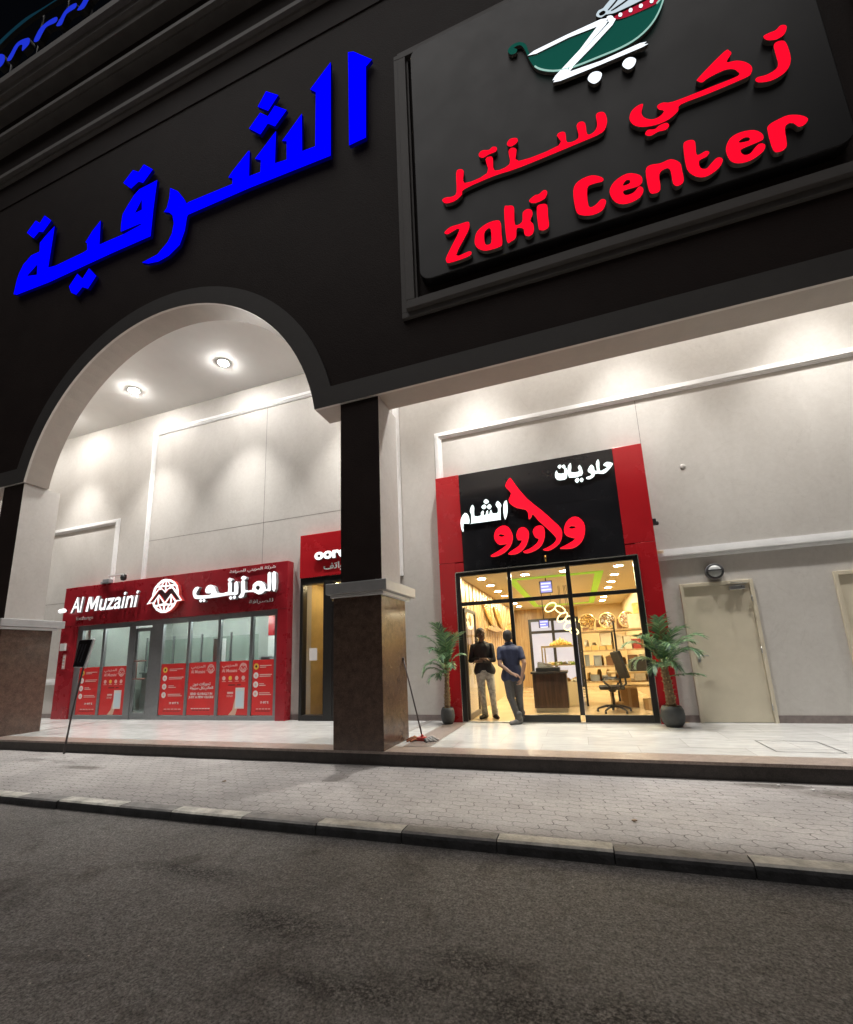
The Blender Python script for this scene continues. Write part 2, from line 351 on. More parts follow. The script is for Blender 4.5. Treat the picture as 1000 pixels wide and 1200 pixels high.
def prism_xz(mb, pts, y0, y1, mi=0):
    n = len(pts); vs = [(p[0], y0, p[1]) for p in pts] + [(p[0], y1, p[1]) for p in pts]
    fs = [list(range(n)), list(range(2 * n - 1, n - 1, -1))] + [[i, (i + 1) % n, (i + 1) % n + n, i + n] for i in range(n)]
    return mb.add(vs, fs, mi)

def temp_mesh(o):
    COL.objects.link(o); bpy.context.view_layer.update()
    dg = bpy.context.evaluated_depsgraph_get()
    me = bpy.data.meshes.new_from_object(o.evaluated_get(dg))
    bpy.data.objects.remove(o); return me

def catmull(p, n=3):
    out = []; m = len(p)
    for i in range(m):
        a, b, c, d = (Vector(p[(i + k) % m]) for k in (-1, 0, 1, 2))
        for j in range(n):
            t = j / n
            out.append(.5 * ((2 * b) + (c - a) * t + (2 * a - 5 * b + 4 * c - d) * t * t + (3 * b - a - 3 * c + d) * t ** 3))
    return out

def to_plane(me, yf, depth, mats, name, parent=None):
    # local (x, y, z up out of the sign) -> world (x, yf.., y): front face at yf, body reaches back by depth
    zs = [v.co.z for v in me.vertices]; zmx = max(zs)
    for v in me.vertices:
        x, y, z = v.co; v.co = (x, yf + (zmx - z), y)
    me.update(); me.materials.clear()
    for m in mats: me.materials.append(MATS[m] if isinstance(m, str) else m)
    bm = bmesh.new(); bm.from_mesh(me); bmesh.ops.remove_doubles(bm, verts=bm.verts, dist=1e-5); bmesh.ops.recalc_face_normals(bm, faces=bm.faces); bm.to_mesh(me); bm.free()
    for p in me.polygons:
        p.use_smooth = False
        c = p.center.y
        p.material_index = 0 if (abs(p.normal.y) > .7 and c < yf + depth * .5) or len(mats) == 1 else 1
    return link(name, me, parent)

def sign(name, polys, yf, depth, mats, parent=None, smooth=0):
    cu = bpy.data.curves.new(name, 'CURVE'); cu.dimensions = '2D'; cu.fill_mode = 'BOTH'; cu.extrude = depth / 2
    for p in polys:
        q = catmull(p, smooth) if smooth else p
        s = cu.splines.new('POLY'); s.points.add(len(q) - 1)
        for i, c in enumerate(q): s.points[i].co = (c[0], c[1], 0, 1)
        s.use_cyclic_u = True
    me = temp_mesh(bpy.data.objects.new(name, cu))
    return to_plane(me, yf, depth, mats, name, parent)

def text(name, body, x0, x1, z0, z1, yf, depth, mats, parent=None, bold=0.0, shear=0.0, res=2, keep=False):
    cu = bpy.data.curves.new(name, 'FONT'); cu.body = body; cu.size = 1.0; cu.resolution_u = res; cu.offset = bold; cu.shear = shear
    cu.extrude = .1; cu.align_x = 'CENTER'; cu.space_line = .9
    me = temp_mesh(bpy.data.objects.new(name, cu))
    xs = [v.co.x for v in me.vertices]; ys = [v.co.y for v in me.vertices]
    ax, bx, ay, by = min(xs), max(xs), min(ys), max(ys)
    sx = (x1 - x0) / (bx - ax); sz = (z1 - z0) / (by - ay)
    for v in me.vertices:
        v.co = (x0 + (v.co.x - ax) * sx, z0 + (v.co.y - ay) * sz, v.co.z / .2 * depth)
    return to_plane(me, yf, depth, mats, name, parent)

def merge(objs, name, parent):
    """join several freshly made meshes that share one part into ONE mesh object"""
    mats = []; bm = bmesh.new()
    for o in objs:
        me = o.data; base = {}
        for i, m in enumerate(me.materials):
            if m not in mats: mats.append(m)
            base[i] = mats.index(m)
        for p in me.polygons: p.material_index = base.get(p.material_index, 0)
        bm.from_mesh(me)
    me = bpy.data.meshes.new(name); bm.to_mesh(me); bm.free()
    for m in mats: me.materials.append(m)
    for o in objs:
        d = o.data; bpy.data.objects.remove(o); bpy.data.meshes.remove(d)
    return link(name, me, parent)

def copy_tree(o, parent=None):
    c = o.copy(); COL.objects.link(c)
    if parent is not None: c.parent = parent
    for ch in list(o.children): copy_tree(ch, c)
    return c

DATA = json.loads(r'''{"blue":[[[-3.105,12.999],[-2.987,12.943],[-2.594,12.491],[-2.723,12.387],[-2.747,10.668],[-3.093,10.659],[-3.098,12.337]],[[-3.496,12.98],[-3.487,10.615],[-5.369,10.724],[-6.979,10.755],[-7.002,10.697],[-7.032,10.361],[-7.144,10.045],[-7.431,9.881],[-7.717,9.843],[-8.02,9.905],[-8.22,10.008],[-7.776,10.047],[-7.505,10.256],[-7.397,10.445],[-7.368,10.701],[-7.427,10.93],[-7.531,11.054],[-7.7,11.144],[-7.622,11.221],[-7.573,11.478],[-7.574,11.743],[-7.34,11.547],[-7.15,11.27],[-7.035,11.065],[-7.009,11.097],[-5.812,11.034],[-5.821,11.186],[-5.931,11.257],[-5.845,11.363],[-5.443,11.716],[-5.411,11.7],[-5.392,11.036],[-5.11,11.01],[-5.112,11.311],[-5.262,11.419],[-4.763,11.888],[-4.76,11.06],[-4.48,11.012],[-4.493,11.482],[-4.605,11.548],[-4.149,12.008],[-4.125,11.046],[-3.827,11.015],[-3.83,12.384],[-3.964,12.536]],[[-8.006,12.167],[-8.034,11.367],[-8.035,10.632],[-9.248,10.647],[-11.356,10.624],[-12.576,10.688],[-12.72,10.754],[-12.684,11.175],[-12.638,11.36],[-12.513,11.584],[-12.247,11.754],[-11.927,11.748],[-11.973,12.038],[-11.744,12.201],[-11.481,12.348],[-11.476,12.057],[-11.48,11.096],[-11.196,11.048],[-10.244,11.057],[-10.097,11.079],[-10.138,11.286],[-10.204,11.344],[-10.009,11.585],[-9.76,11.787],[-9.692,11.069],[-8.897,11.044],[-8.349,11.088],[-8.412,11.125],[-9.013,11.152],[-9.032,11.386],[-9.019,11.652],[-8.882,11.848],[-8.706,12.063],[-8.557,12.16]],[[-12.289,11.145],[-11.934,11.365],[-11.887,11.034]],[[-8.617,11.507],[-8.436,11.813],[-8.4,11.509]],[[-12.601,12.605],[-12.305,12.869],[-12.12,12.703],[-11.963,12.881],[-11.653,12.592],[-11.92,12.341],[-12.086,12.427],[-12.274,12.297]],[[-10.578,10.226],[-10.34,10.497],[-10.135,10.283],[-9.95,10.507],[-9.662,10.187],[-9.892,9.922],[-10.095,10.039],[-10.274,9.89],[-10.465,10.017]],[[-9.126,12.61],[-8.847,12.857],[-8.644,12.703],[-8.5,12.859],[-8.186,12.557],[-8.454,12.296],[-8.607,12.405],[-8.839,12.308]],[[-5.255,12.804],[-5.055,13.118],[-4.737,12.828],[-4.979,12.536]],[[-5.455,12.319],[-5.185,12.602],[-4.981,12.393],[-4.818,12.591],[-4.517,12.304],[-4.791,12.021],[-4.974,12.198],[-5.152,11.999]]],"red":[[[-1.337,7.84],[-1.239,7.898],[-1.093,7.89],[-0.966,7.883],[-0.936,7.831],[-0.965,7.699],[-1.176,7.341],[-0.973,7.333],[-0.935,7.283],[-1.008,7.241],[-1.284,7.241],[-1.337,7.297],[-1.318,7.396],[-1.095,7.794],[-1.266,7.782],[-1.318,7.796]],[[-0.871,7.505],[-0.823,7.64],[-0.677,7.722],[-0.52,7.72],[-0.461,7.648],[-0.463,7.433],[-0.465,7.272],[-0.516,7.23],[-0.71,7.242],[-0.823,7.321],[-0.867,7.409]],[[-0.718,7.561],[-0.664,7.622],[-0.617,7.591],[-0.624,7.359],[-0.693,7.34],[-0.723,7.399]],[[-0.391,7.874],[-0.331,7.907],[-0.265,7.878],[-0.246,7.81],[-0.255,7.528],[-0.15,7.535],[-0.128,7.688],[-0.069,7.728],[-0.006,7.694],[0.009,7.606],[-0.031,7.508],[0.004,7.424],[-0.004,7.291],[-0.072,7.246],[-0.132,7.298],[-0.142,7.405],[-0.232,7.454],[-0.259,7.304],[-0.333,7.26],[-0.396,7.302]],[[0.077,7.692],[0.145,7.727],[0.223,7.679],[0.219,7.493],[0.216,7.312],[0.167,7.265],[0.096,7.283],[0.071,7.35]],[[-0.019,7.87],[0.07,7.924],[0.125,7.916],[0.203,7.958],[0.246,7.907],[0.207,7.808],[0.095,7.782],[0.013,7.809]],[[0.599,7.765],[0.682,7.896],[0.859,7.918],[0.992,7.819],[0.994,7.75],[0.876,7.76],[0.786,7.724],[0.771,7.417],[0.853,7.394],[0.945,7.459],[0.999,7.404],[0.941,7.276],[0.804,7.248],[0.657,7.311],[0.599,7.425]],[[1.06,7.531],[1.137,7.674],[1.309,7.735],[1.454,7.644],[1.479,7.536],[1.422,7.466],[1.235,7.473],[1.251,7.392],[1.349,7.391],[1.431,7.458],[1.473,7.386],[1.414,7.275],[1.25,7.245],[1.113,7.331]],[[1.233,7.563],[1.287,7.63],[1.332,7.604],[1.314,7.56]],[[1.537,7.67],[1.6,7.741],[1.723,7.712],[1.849,7.72],[1.945,7.616],[1.954,7.482],[1.948,7.303],[1.878,7.259],[1.826,7.321],[1.824,7.532],[1.78,7.597],[1.689,7.545],[1.669,7.296],[1.587,7.265],[1.536,7.336]],[[2.022,7.86],[2.06,7.919],[2.13,7.907],[2.161,7.847],[2.15,7.642],[2.253,7.656],[2.291,7.617],[2.25,7.564],[2.163,7.539],[2.161,7.426],[2.223,7.38],[2.286,7.433],[2.366,7.492],[2.418,7.438],[2.361,7.329],[2.225,7.261],[2.122,7.288],[2.037,7.393],[2.007,7.535]],[[2.479,7.599],[2.545,7.72],[2.665,7.757],[2.809,7.717],[2.881,7.615],[2.876,7.535],[2.813,7.514],[2.643,7.496],[2.623,7.45],[2.655,7.39],[2.716,7.387],[2.787,7.461],[2.84,7.484],[2.883,7.434],[2.841,7.346],[2.702,7.279],[2.574,7.295],[2.5,7.364],[2.473,7.475]],[[2.62,7.611],[2.687,7.655],[2.744,7.623],[2.722,7.583]],[[2.94,7.639],[2.975,7.718],[3.071,7.75],[3.181,7.76],[3.295,7.698],[3.358,7.608],[3.311,7.538],[3.25,7.538],[3.21,7.614],[3.156,7.635],[3.114,7.575],[3.096,7.352],[3.065,7.282],[3.0,7.266],[2.947,7.325]],[[-1.346,8.469],[-1.285,8.494],[-1.181,8.465],[-1.104,8.519],[-1.09,8.888],[-1.036,8.942],[-0.965,8.872],[-0.965,8.632],[-0.602,8.655],[-0.606,8.923],[-0.552,8.957],[-0.493,8.906],[-0.483,8.65],[-0.251,8.66],[-0.246,8.903],[-0.192,8.953],[-0.123,8.883],[-0.109,8.653],[0.481,8.655],[0.474,8.847],[0.534,8.884],[0.594,8.835],[0.604,8.65],[0.761,8.653],[0.759,8.884],[0.819,8.93],[0.878,8.865],[0.885,8.655],[0.979,8.656],[1.032,8.755],[1.035,8.939],[1.096,8.963],[1.154,8.908],[1.165,8.751],[1.113,8.612],[1.024,8.576],[0.9,8.564],[-0.084,8.527],[-0.496,8.552],[-0.971,8.518],[-1.021,8.428],[-1.143,8.36],[-1.291,8.38]],[[-0.255,9.077],[-0.2,9.135],[-0.106,9.1],[-0.099,9.022],[-0.185,8.981],[-0.246,9.016]],[[-0.702,9.096],[-0.642,9.131],[-0.543,9.088],[-0.484,9.119],[-0.421,9.08],[-0.435,9.005],[-0.549,9.002],[-0.637,8.981],[-0.698,9.029]],[[1.639,8.813],[1.638,8.769],[1.608,8.665],[1.632,8.566],[1.717,8.486],[1.812,8.485],[1.879,8.549],[1.821,8.609],[1.813,8.681],[1.887,8.698],[2.008,8.646],[2.428,8.647],[2.767,8.656],[2.784,8.723],[2.736,8.802],[2.633,8.837],[2.452,8.811],[2.38,8.779],[2.335,8.823],[2.35,8.882],[2.689,9.141],[2.746,9.123],[2.761,9.062],[2.69,8.954],[2.797,8.915],[2.891,8.83],[2.942,8.716],[2.916,8.617],[2.841,8.58],[2.415,8.555],[2.087,8.551],[2.04,8.46],[1.914,8.379],[1.749,8.368],[1.589,8.419],[1.491,8.506],[1.45,8.631],[1.485,8.75],[1.565,8.809]],[[1.609,8.291],[1.651,8.336],[1.729,8.305],[1.792,8.338],[1.881,8.337],[1.905,8.277],[1.859,8.226],[1.768,8.241],[1.683,8.219],[1.627,8.242]],[[3.22,8.923],[3.267,8.959],[3.333,8.926],[3.354,8.805],[3.351,8.611],[3.304,8.479],[3.216,8.405],[3.09,8.383],[2.973,8.427],[2.945,8.485],[2.977,8.515],[3.068,8.5],[3.171,8.528],[3.213,8.599],[3.214,8.762]],[[3.14,9.135],[3.216,9.152],[3.279,9.152],[3.338,9.197],[3.389,9.169],[3.391,9.111],[3.344,9.025],[3.254,9.001],[3.163,9.053]]],"logo_green":[[[0.207,10.57],[0.281,10.343],[0.411,10.186],[0.605,10.058],[0.85,9.996],[1.189,9.977],[1.496,9.971],[1.733,10.023],[1.932,10.163],[2.072,10.375],[2.161,10.624],[2.043,10.499],[1.86,10.487],[1.56,10.509],[1.4,10.571],[0.861,10.606],[0.317,10.603],[0.219,10.709],[0.186,10.896],[0.094,11.01],[-0.029,11.022],[-0.104,10.95],[-0.066,10.839],[0.016,10.818],[0.043,10.886],[-0.007,10.944],[0.089,10.946],[0.153,10.824]]],"logo_white":[[[0.294,10.654],[1.29,10.67],[1.358,10.582],[1.341,10.515],[0.756,9.932],[1.74,9.891],[1.783,9.84],[1.756,9.8],[0.621,9.829],[0.551,9.898],[0.558,9.97],[1.229,10.561],[0.327,10.575]],[[1.374,10.659],[1.434,10.655],[1.466,10.58],[1.435,10.46],[0.826,10.004],[0.786,10.053],[1.343,10.493],[1.392,10.541]]],"logo_wheel":[[[0.996,9.635],[1.042,9.726],[1.126,9.726],[1.193,9.645],[1.152,9.535],[1.067,9.516]],[[1.473,9.633],[1.517,9.716],[1.593,9.719],[1.656,9.637],[1.616,9.535],[1.535,9.519]]],"logo_red":[[[1.505,10.546],[1.477,10.615],[1.574,10.63],[1.867,10.639],[2.074,10.65],[2.134,10.591],[2.056,10.507],[1.861,10.493],[1.63,10.504]]],"logo_dot":[[[1.53,10.579],[1.544,10.618],[1.574,10.612],[1.584,10.574],[1.566,10.54],[1.541,10.55]],[[1.672,10.577],[1.686,10.617],[1.715,10.611],[1.725,10.573],[1.707,10.539],[1.682,10.549]],[[1.81,10.57],[1.824,10.609],[1.854,10.603],[1.863,10.565],[1.845,10.532],[1.821,10.542]],[[1.955,10.567],[1.969,10.606],[1.998,10.6],[2.006,10.563],[1.989,10.53],[1.965,10.539]],[[2.074,10.574],[2.088,10.613],[2.116,10.607],[2.125,10.57],[2.107,10.537],[2.083,10.547]]],"logo_hood":[[[1.245,10.818],[1.288,10.872],[1.35,10.873],[1.498,11.004],[1.645,11.026],[1.926,10.826],[2.025,10.703],[1.873,10.68],[1.579,10.672],[1.461,10.682],[1.369,10.723],[1.306,10.705],[1.247,10.763]],[[1.281,10.805],[1.344,10.823],[1.375,10.776],[1.347,10.739],[1.294,10.749]],[[1.407,10.798],[1.509,10.888],[1.617,10.992],[1.639,10.977],[1.516,10.848],[1.424,10.779]],[[1.451,10.76],[1.619,10.811],[1.793,10.878],[1.825,10.855],[1.614,10.769],[1.467,10.735]]],"sw_white":[[[-1.132,4.207],[-1.065,4.278],[-1.053,4.162],[-1.068,4.003],[-1.12,3.874],[-1.145,3.998]],[[-1.24,4.289],[-1.174,4.189],[-1.196,4.135],[-1.21,3.911],[-1.261,3.889],[-1.797,3.889],[-1.815,3.899],[-1.804,4.079],[-1.826,4.148],[-1.808,4.228],[-1.764,4.288],[-1.731,4.217],[-1.739,4.044],[-1.612,4.031],[-1.6,4.09],[-1.557,4.133],[-1.54,4.106],[-1.548,4.041],[-1.509,4.035],[-1.488,4.098],[-1.455,4.126],[-1.453,4.043],[-1.429,4.04],[-1.409,4.102],[-1.384,4.123],[-1.366,4.047],[-1.265,4.04],[-1.251,4.135],[-1.292,4.215]],[[-1.478,4.368],[-1.419,4.301],[-1.485,4.262],[-1.532,4.318]],[[-1.525,4.259],[-1.478,4.203],[-1.532,4.154],[-1.584,4.211]],[[-1.415,4.251],[-1.372,4.187],[-1.427,4.138],[-1.471,4.197]],[[-1.935,4.139],[-1.859,4.062],[-1.853,3.896],[-1.973,3.913],[-1.982,3.758],[-2.007,3.745],[-2.034,3.847],[-2.029,4.012]],[[0.796,4.686],[0.862,4.736],[0.959,4.695],[0.946,4.643],[0.84,4.538],[0.769,4.512],[0.69,4.534],[0.624,4.531],[0.617,4.493],[0.53,4.446],[0.47,4.465],[0.48,4.499],[0.551,4.513],[0.568,4.549],[0.524,4.588],[0.516,4.644],[0.588,4.733],[0.63,4.67],[0.631,4.615],[0.676,4.592],[0.671,4.733],[0.715,4.819],[0.735,4.753],[0.723,4.583],[0.806,4.599],[0.864,4.635],[0.826,4.657]],[[0.162,4.758],[0.189,4.809],[0.223,4.834],[0.224,4.738],[0.215,4.644],[0.355,4.635],[0.342,4.716],[0.382,4.764],[0.415,4.671],[0.399,4.548],[0.162,4.543]],[[0.315,4.516],[0.344,4.463],[0.297,4.409],[0.261,4.47]],[[0.389,4.502],[0.42,4.458],[0.379,4.41],[0.348,4.462]],[[-0.083,4.682],[-0.049,4.732],[-0.027,4.664],[0.087,4.651],[0.088,4.731],[0.126,4.756],[0.145,4.689],[0.122,4.542],[0.045,4.516],[-0.053,4.533],[-0.09,4.603]],[[0.019,4.84],[0.049,4.803],[0.011,4.753],[-0.028,4.801]],[[0.093,4.827],[0.122,4.781],[0.082,4.745],[0.052,4.794]]],"sw_red":[[[-0.03,3.52],[0.021,3.655],[0.141,3.743],[0.25,3.72],[0.33,3.611],[0.342,3.47],[0.299,3.316],[0.215,3.208],[0.081,3.145],[-0.103,3.157],[-0.129,3.174],[0.016,3.232],[0.153,3.311],[0.119,3.343],[0.031,3.381],[-0.019,3.437]],[[0.056,3.538],[0.106,3.582],[0.199,3.545],[0.127,3.515]],[[-1.056,4.606],[-0.975,4.72],[-0.935,4.706],[-0.855,4.55],[-0.659,4.236],[-0.39,3.941],[-0.2,3.706],[-0.083,3.547],[-0.079,3.405],[-0.138,3.271],[-0.269,3.177],[-0.366,3.152],[-0.449,3.178],[-0.361,3.208],[-0.241,3.274],[-0.187,3.348],[-0.208,3.422],[-0.344,3.603],[-0.483,3.767],[-0.578,3.916],[-0.612,3.859],[-0.664,3.824],[-0.664,3.94],[-0.716,4.032],[-0.872,4.088],[-0.986,4.18],[-1.02,4.272],[-0.959,4.403],[-1.051,4.539]],[[-0.609,3.556],[-0.553,3.642],[-0.454,3.659],[-0.392,3.599],[-0.398,3.426],[-0.469,3.272],[-0.592,3.185],[-0.751,3.146],[-0.826,3.182],[-0.706,3.219],[-0.563,3.303],[-0.506,3.399],[-0.57,3.438]],[[-0.926,3.535],[-0.867,3.653],[-0.767,3.665],[-0.694,3.588],[-0.695,3.464],[-0.757,3.307],[-0.864,3.196],[-0.986,3.153],[-1.115,3.168],[-1.02,3.235],[-0.895,3.303],[-0.823,3.418],[-0.905,3.428]],[[-1.364,3.571],[-1.31,3.692],[-1.182,3.755],[-1.073,3.713],[-1.012,3.588],[-1.006,3.462],[-1.063,3.323],[-1.182,3.213],[-1.328,3.157],[-1.44,3.155],[-1.449,3.181],[-1.301,3.248],[-1.153,3.334],[-1.123,3.379],[-1.271,3.38],[-1.347,3.463]],[[-1.281,3.571],[-1.234,3.597],[-1.143,3.547],[-1.219,3.527]]],"mz_globe":[[[-9.883,3.499],[-9.708,3.469],[-9.564,3.389],[-9.469,3.288],[-9.424,3.167],[-9.412,3.049],[-9.29,2.897],[-9.455,2.884],[-9.48,2.847],[-9.52,2.773],[-9.628,2.678],[-9.791,2.619],[-9.963,2.625],[-10.127,2.701],[-10.244,2.815],[-10.289,2.904],[-10.48,2.879],[-10.31,3.084],[-10.309,3.151],[-10.263,3.294],[-10.152,3.404],[-10.021,3.486]],[[-10.379,2.924],[-10.098,3.226],[-9.994,3.237],[-9.871,3.134],[-9.769,3.223],[-9.651,3.239],[-9.35,2.914],[-9.492,2.913],[-9.67,3.097],[-9.863,2.89],[-10.076,3.111],[-10.264,2.915]],[[-10.127,3.338],[-9.938,3.444],[-10.032,3.342]],[[-9.979,3.342],[-9.887,3.453],[-9.883,3.333]],[[-9.831,3.328],[-9.834,3.441],[-9.742,3.333]],[[-9.708,3.337],[-9.8,3.441],[-9.576,3.34]],[[-10.219,3.181],[-10.166,3.288],[-10.074,3.301],[-10.173,3.199]],[[-10.026,3.286],[-9.897,3.301],[-9.885,3.187]],[[-9.836,3.21],[-9.841,3.289],[-9.707,3.29]],[[-9.629,3.277],[-9.545,3.289],[-9.481,3.152]],[[-10.213,2.852],[-10.137,3.03],[-10.087,2.842]],[[-10.057,2.853],[-10.061,3.051],[-9.903,2.867]],[[-9.825,2.859],[-9.678,3.039],[-9.678,2.84]],[[-9.636,2.836],[-9.618,3.001],[-9.52,2.864]],[[-10.127,2.786],[-10.043,2.802],[-9.985,2.702]],[[-10.009,2.808],[-9.911,2.809],[-9.901,2.659]],[[-9.843,2.658],[-9.845,2.804],[-9.734,2.805]],[[-9.732,2.705],[-9.691,2.797],[-9.606,2.795]]],"mz_ar":[[[-6.597,3.318],[-6.493,3.317],[-6.488,2.928],[-6.572,2.922]],[[-6.72,3.319],[-6.63,3.316],[-6.615,2.932],[-6.691,2.911],[-6.787,2.915],[-6.84,2.874],[-6.963,2.85],[-7.106,2.92],[-7.289,2.933],[-7.359,2.923],[-7.384,2.843],[-7.481,2.805],[-7.541,2.845],[-7.468,2.932],[-7.484,3.212],[-7.369,3.213],[-7.352,2.992],[-7.15,2.975],[-7.136,3.09],[-7.019,3.168],[-6.879,3.15],[-6.784,3.053],[-6.761,2.968],[-6.707,2.97]],[[-7.048,3.012],[-6.987,3.072],[-6.923,3.013],[-6.973,2.948]],[[-7.494,3.289],[-7.41,3.34],[-7.327,3.277],[-7.404,3.226]],[[-7.887,3.279],[-7.825,3.331],[-7.748,3.27],[-7.81,3.219]],[[-7.874,3.205],[-7.762,3.205],[-7.748,2.98],[-7.678,2.974],[-7.677,3.197],[-7.575,3.197],[-7.555,2.94],[-7.63,2.894],[-7.819,2.903],[-8.202,2.887],[-8.352,2.883],[-8.81,2.889],[-8.924,2.954],[-8.959,3.097],[-8.867,3.194],[-8.757,3.177],[-8.832,3.073],[-8.812,2.979],[-8.418,2.96],[-8.375,2.998],[-8.528,3.011],[-8.566,3.099],[-8.511,3.187],[-8.391,3.21],[-8.265,3.133],[-8.185,2.989],[-7.86,2.989]],[[-8.738,2.842],[-8.692,2.879],[-8.64,2.839],[-8.685,2.794]],[[-8.634,2.838],[-8.588,2.875],[-8.536,2.835],[-8.581,2.793]],[[-7.824,2.84],[-7.774,2.878],[-7.719,2.836],[-7.768,2.788]],[[-7.708,2.844],[-7.661,2.883],[-7.607,2.841],[-7.656,2.793]]],"roof_blue":[[[-16.05,21.17],[-15.69,20.97],[-15.58,20.61],[-15.78,20.47],[-15.91,20.59]],[[-15.45,20.6],[-15.3,20.83],[-15.14,21.05],[-14.9,21.09],[-14.53,20.96],[-14.4,20.83],[-14.38,20.6],[-14.65,20.49],[-14.72,20.6],[-14.74,20.79],[-14.95,20.86],[-15.21,20.45]],[[-14.15,20.57],[-14.07,20.83],[-13.91,21.01],[-13.54,21.05],[-13.17,20.95],[-13.15,20.72],[-13.59,20.82],[-13.75,20.67],[-13.91,20.43]],[[-13.12,20.55],[-12.98,20.75],[-12.83,20.95],[-12.62,21.02],[-12.34,20.96],[-12.27,20.82],[-12.34,20.73],[-12.7,20.74],[-12.85,20.41]],[[-12.21,20.57],[-12.04,20.75],[-11.86,21.01],[-11.51,20.97],[-11.45,20.84],[-11.69,20.71],[-11.9,20.44]]],"roof_green":[[[-16.26,21.82],[-15.61,21.98],[-14.86,22.05],[-14.1,21.93],[-13.31,21.83],[-12.93,21.76],[-12.91,21.66],[-13.3,21.76],[-14.07,21.83],[-14.72,21.86],[-15.46,21.79],[-16.2,21.61]]]}''')

# ------------------------------------------------------------------ levels and main planes
YF = 5.83          # front of the fascia and pillars, edge of the platform
YB = 6.28          # back of the fascia beam
YW = 8.67          # shop wall
YS = 8.49          # faces of the shopfronts
ZB = 5.43          # underside of the beam
ACX, ACZ, AR = -7.55, 4.79, 3.793
ZC = 8.635         # arcade ceiling
ZROAD = -.268; ZWALK = -.176

# ------------------------------------------------------------------ ground
mb = MB(); mb.add([(-150, -60, ZROAD), (90, -60, ZROAD), (90, 3.74, ZROAD), (-150, 3.74, ZROAD)], [(0, 1, 2, 3)])
tag(mb.build('road', 'asphalt'), kind='structure')
mb = MB(); mb.add([(-400, -400, -.6), (400, -400, -.6), (400, 400, -.6), (-400, 400, -.6)], [(0, 1, 2, 3)])
tag(mb.build('ground', mat('earth', (.09, .08, .07), .9, .3, .5)), kind='structure')
# pavement sheet, slightly uneven
mb = MB(); NX, NY = 160, 10; random.seed(3)
from mathutils import noise as mnoise
vs = []
for j in range(NY + 1):
    for i in range(NX + 1):
        x = -24 + 36 * i / NX; y = 3.86 + (5.835 - 3.86) * j / NY
        z = ZWALK - .004 + .007 * mnoise.noise(Vector((x * 1.3, y * 1.7, 0))) - (.012 if j == 0 else 0)
        vs.append((x, y, z))
mb.add(vs, [(j * (NX + 1) + i, j * (NX + 1) + i + 1, (j + 1) * (NX + 1) + i + 1, (j + 1) * (NX + 1) + i) for j in range(NY) for i in range(NX)], 0, True)
tag(mb.build('pavement', 'pavers'), kind='structure')
# kerb: separate stones in one run, black and white by turns, shade put into the black of every front, rounded upper edge
KB = mat('kerb_black_and_shade', (.05, .05, .052), .6, .5, 7, .4, 40); KT = mat('kerb_dusty', (.20, .19, .18), .7, .35, 6, .35, 40); KW = mat('kerb_white', (.48, .46, .41), .65, .42, 7, .35, 40)
mb = MB(); edges = [-24.0, -22.3, -21.45, -20.6, -19.7, -18.85, -18.0, -17.1, -16.2, -15.35, -14.5, -13.65, -12.8, -11.9, -11.0, -10.15, -9.2, -8.3, -7.35, -6.475, -5.78, -4.82, -4.09, -3.21, -2.385, -1.56, -.758, .094, .954, 1.85, 2.75, 3.6, 4.5, 5.4, 6.3, 7.2, 8.1, 9, 10, 11, 12]
for i in range(len(edges) - 1):
    a, b = edges[i] + .004, edges[i + 1] - .004; j = random.uniform(-.006, .006); h = random.uniform(-.004, .004)
    prof = [(3.715 + j, ZROAD - .02), (3.715 + j, ZWALK - .035 + h), (3.722 + j, ZWALK - .014 + h), (3.74 + j, ZWALK + h), (3.87, ZWALK - .002 + h), (3.87, ZROAD - .02)]
    white = (i % 2 == 1) if edges[i] >= -7 else (i % 2 == 1)
    white = edges[i] in (-7.35, -5.78, -4.09, -2.385, -.758, .954, 2.75, 4.5, 6.3, -9.2, -11.0, -12.8, -14.5, -16.2, -18.0)
    n = len(prof); vs = [(a, p[0], p[1]) for p in prof] + [(b, p[0], p[1]) for p in prof]
    for k in range(n):
        q = (k + 1) % n
        mb.add([vs[k], vs[q], vs[q + n], vs[k + n]], [(0, 1, 2, 3)], (1 if white else 2) if k in (2, 3) else 0)
    mb.add(vs[:n], [list(range(n))], 0); mb.add(vs[n:], [list(range(n))], 0)
tag(mb.build('kerb', [KB, KW, KT]), kind='structure')
# platform of the arcade
mb = MB(); mb.box(-24, 12, YF, 8.9, -.6, 0)
tag(mb.build('arcade_platform', 'granite_dark'), kind='structure')
mb = MB(); mb.add([(-24, YF - .012, .004), (12, YF - .012, .004), (12, 6.19, .004), (-24, 6.19, .004)], [(0, 1, 2, 3)])
mb.add([(-24, YF - .012, .004), (12, YF - .012, .004), (12, YF - .012, -.03), (-24, YF - .012, -.03)], [(0, 1, 2, 3)])
mb.add([(-24, YF - .012, -.03), (12, YF - .012, -.03), (12, YF + .01, -.03), (-24, YF + .01, -.03)], [(0, 1, 2, 3)])
tag(mb.build('platform_edge', 'granite_step'), kind='structure')
mb = MB(); mb.add([(-24, 6.19, .004), (12, 6.19, .004), (12, 8.68, .004), (-24, 8.68, .004)], [(0, 1, 2, 3)])
for x0, x1 in ((-12.86, -12.80), (-11.46, -11.40)):
    pass
tag(mb.build('marble_floor', 'marble'), kind='structure')
mb = MB()
for x0, x1 in ((-12.83, -12.75), (-11.44, -11.36), (-2.53, -2.13), (-2.95, -2.92)):
    mb.add([(x0, 6.19, .008), (x1, 6.19, .008), (x1, 8.68, .008), (x0, 8.68, .008)], [(0, 1, 2, 3)])
tag(mb.build('floor_inlay', mat('inlay_stone', (.24, .20, .18), .3, .15, 20)), kind='structure')
mb = MB()
hx0, hx1, hy0, hy1, g = 2.06, 2.73, 6.43, 7.12, .012
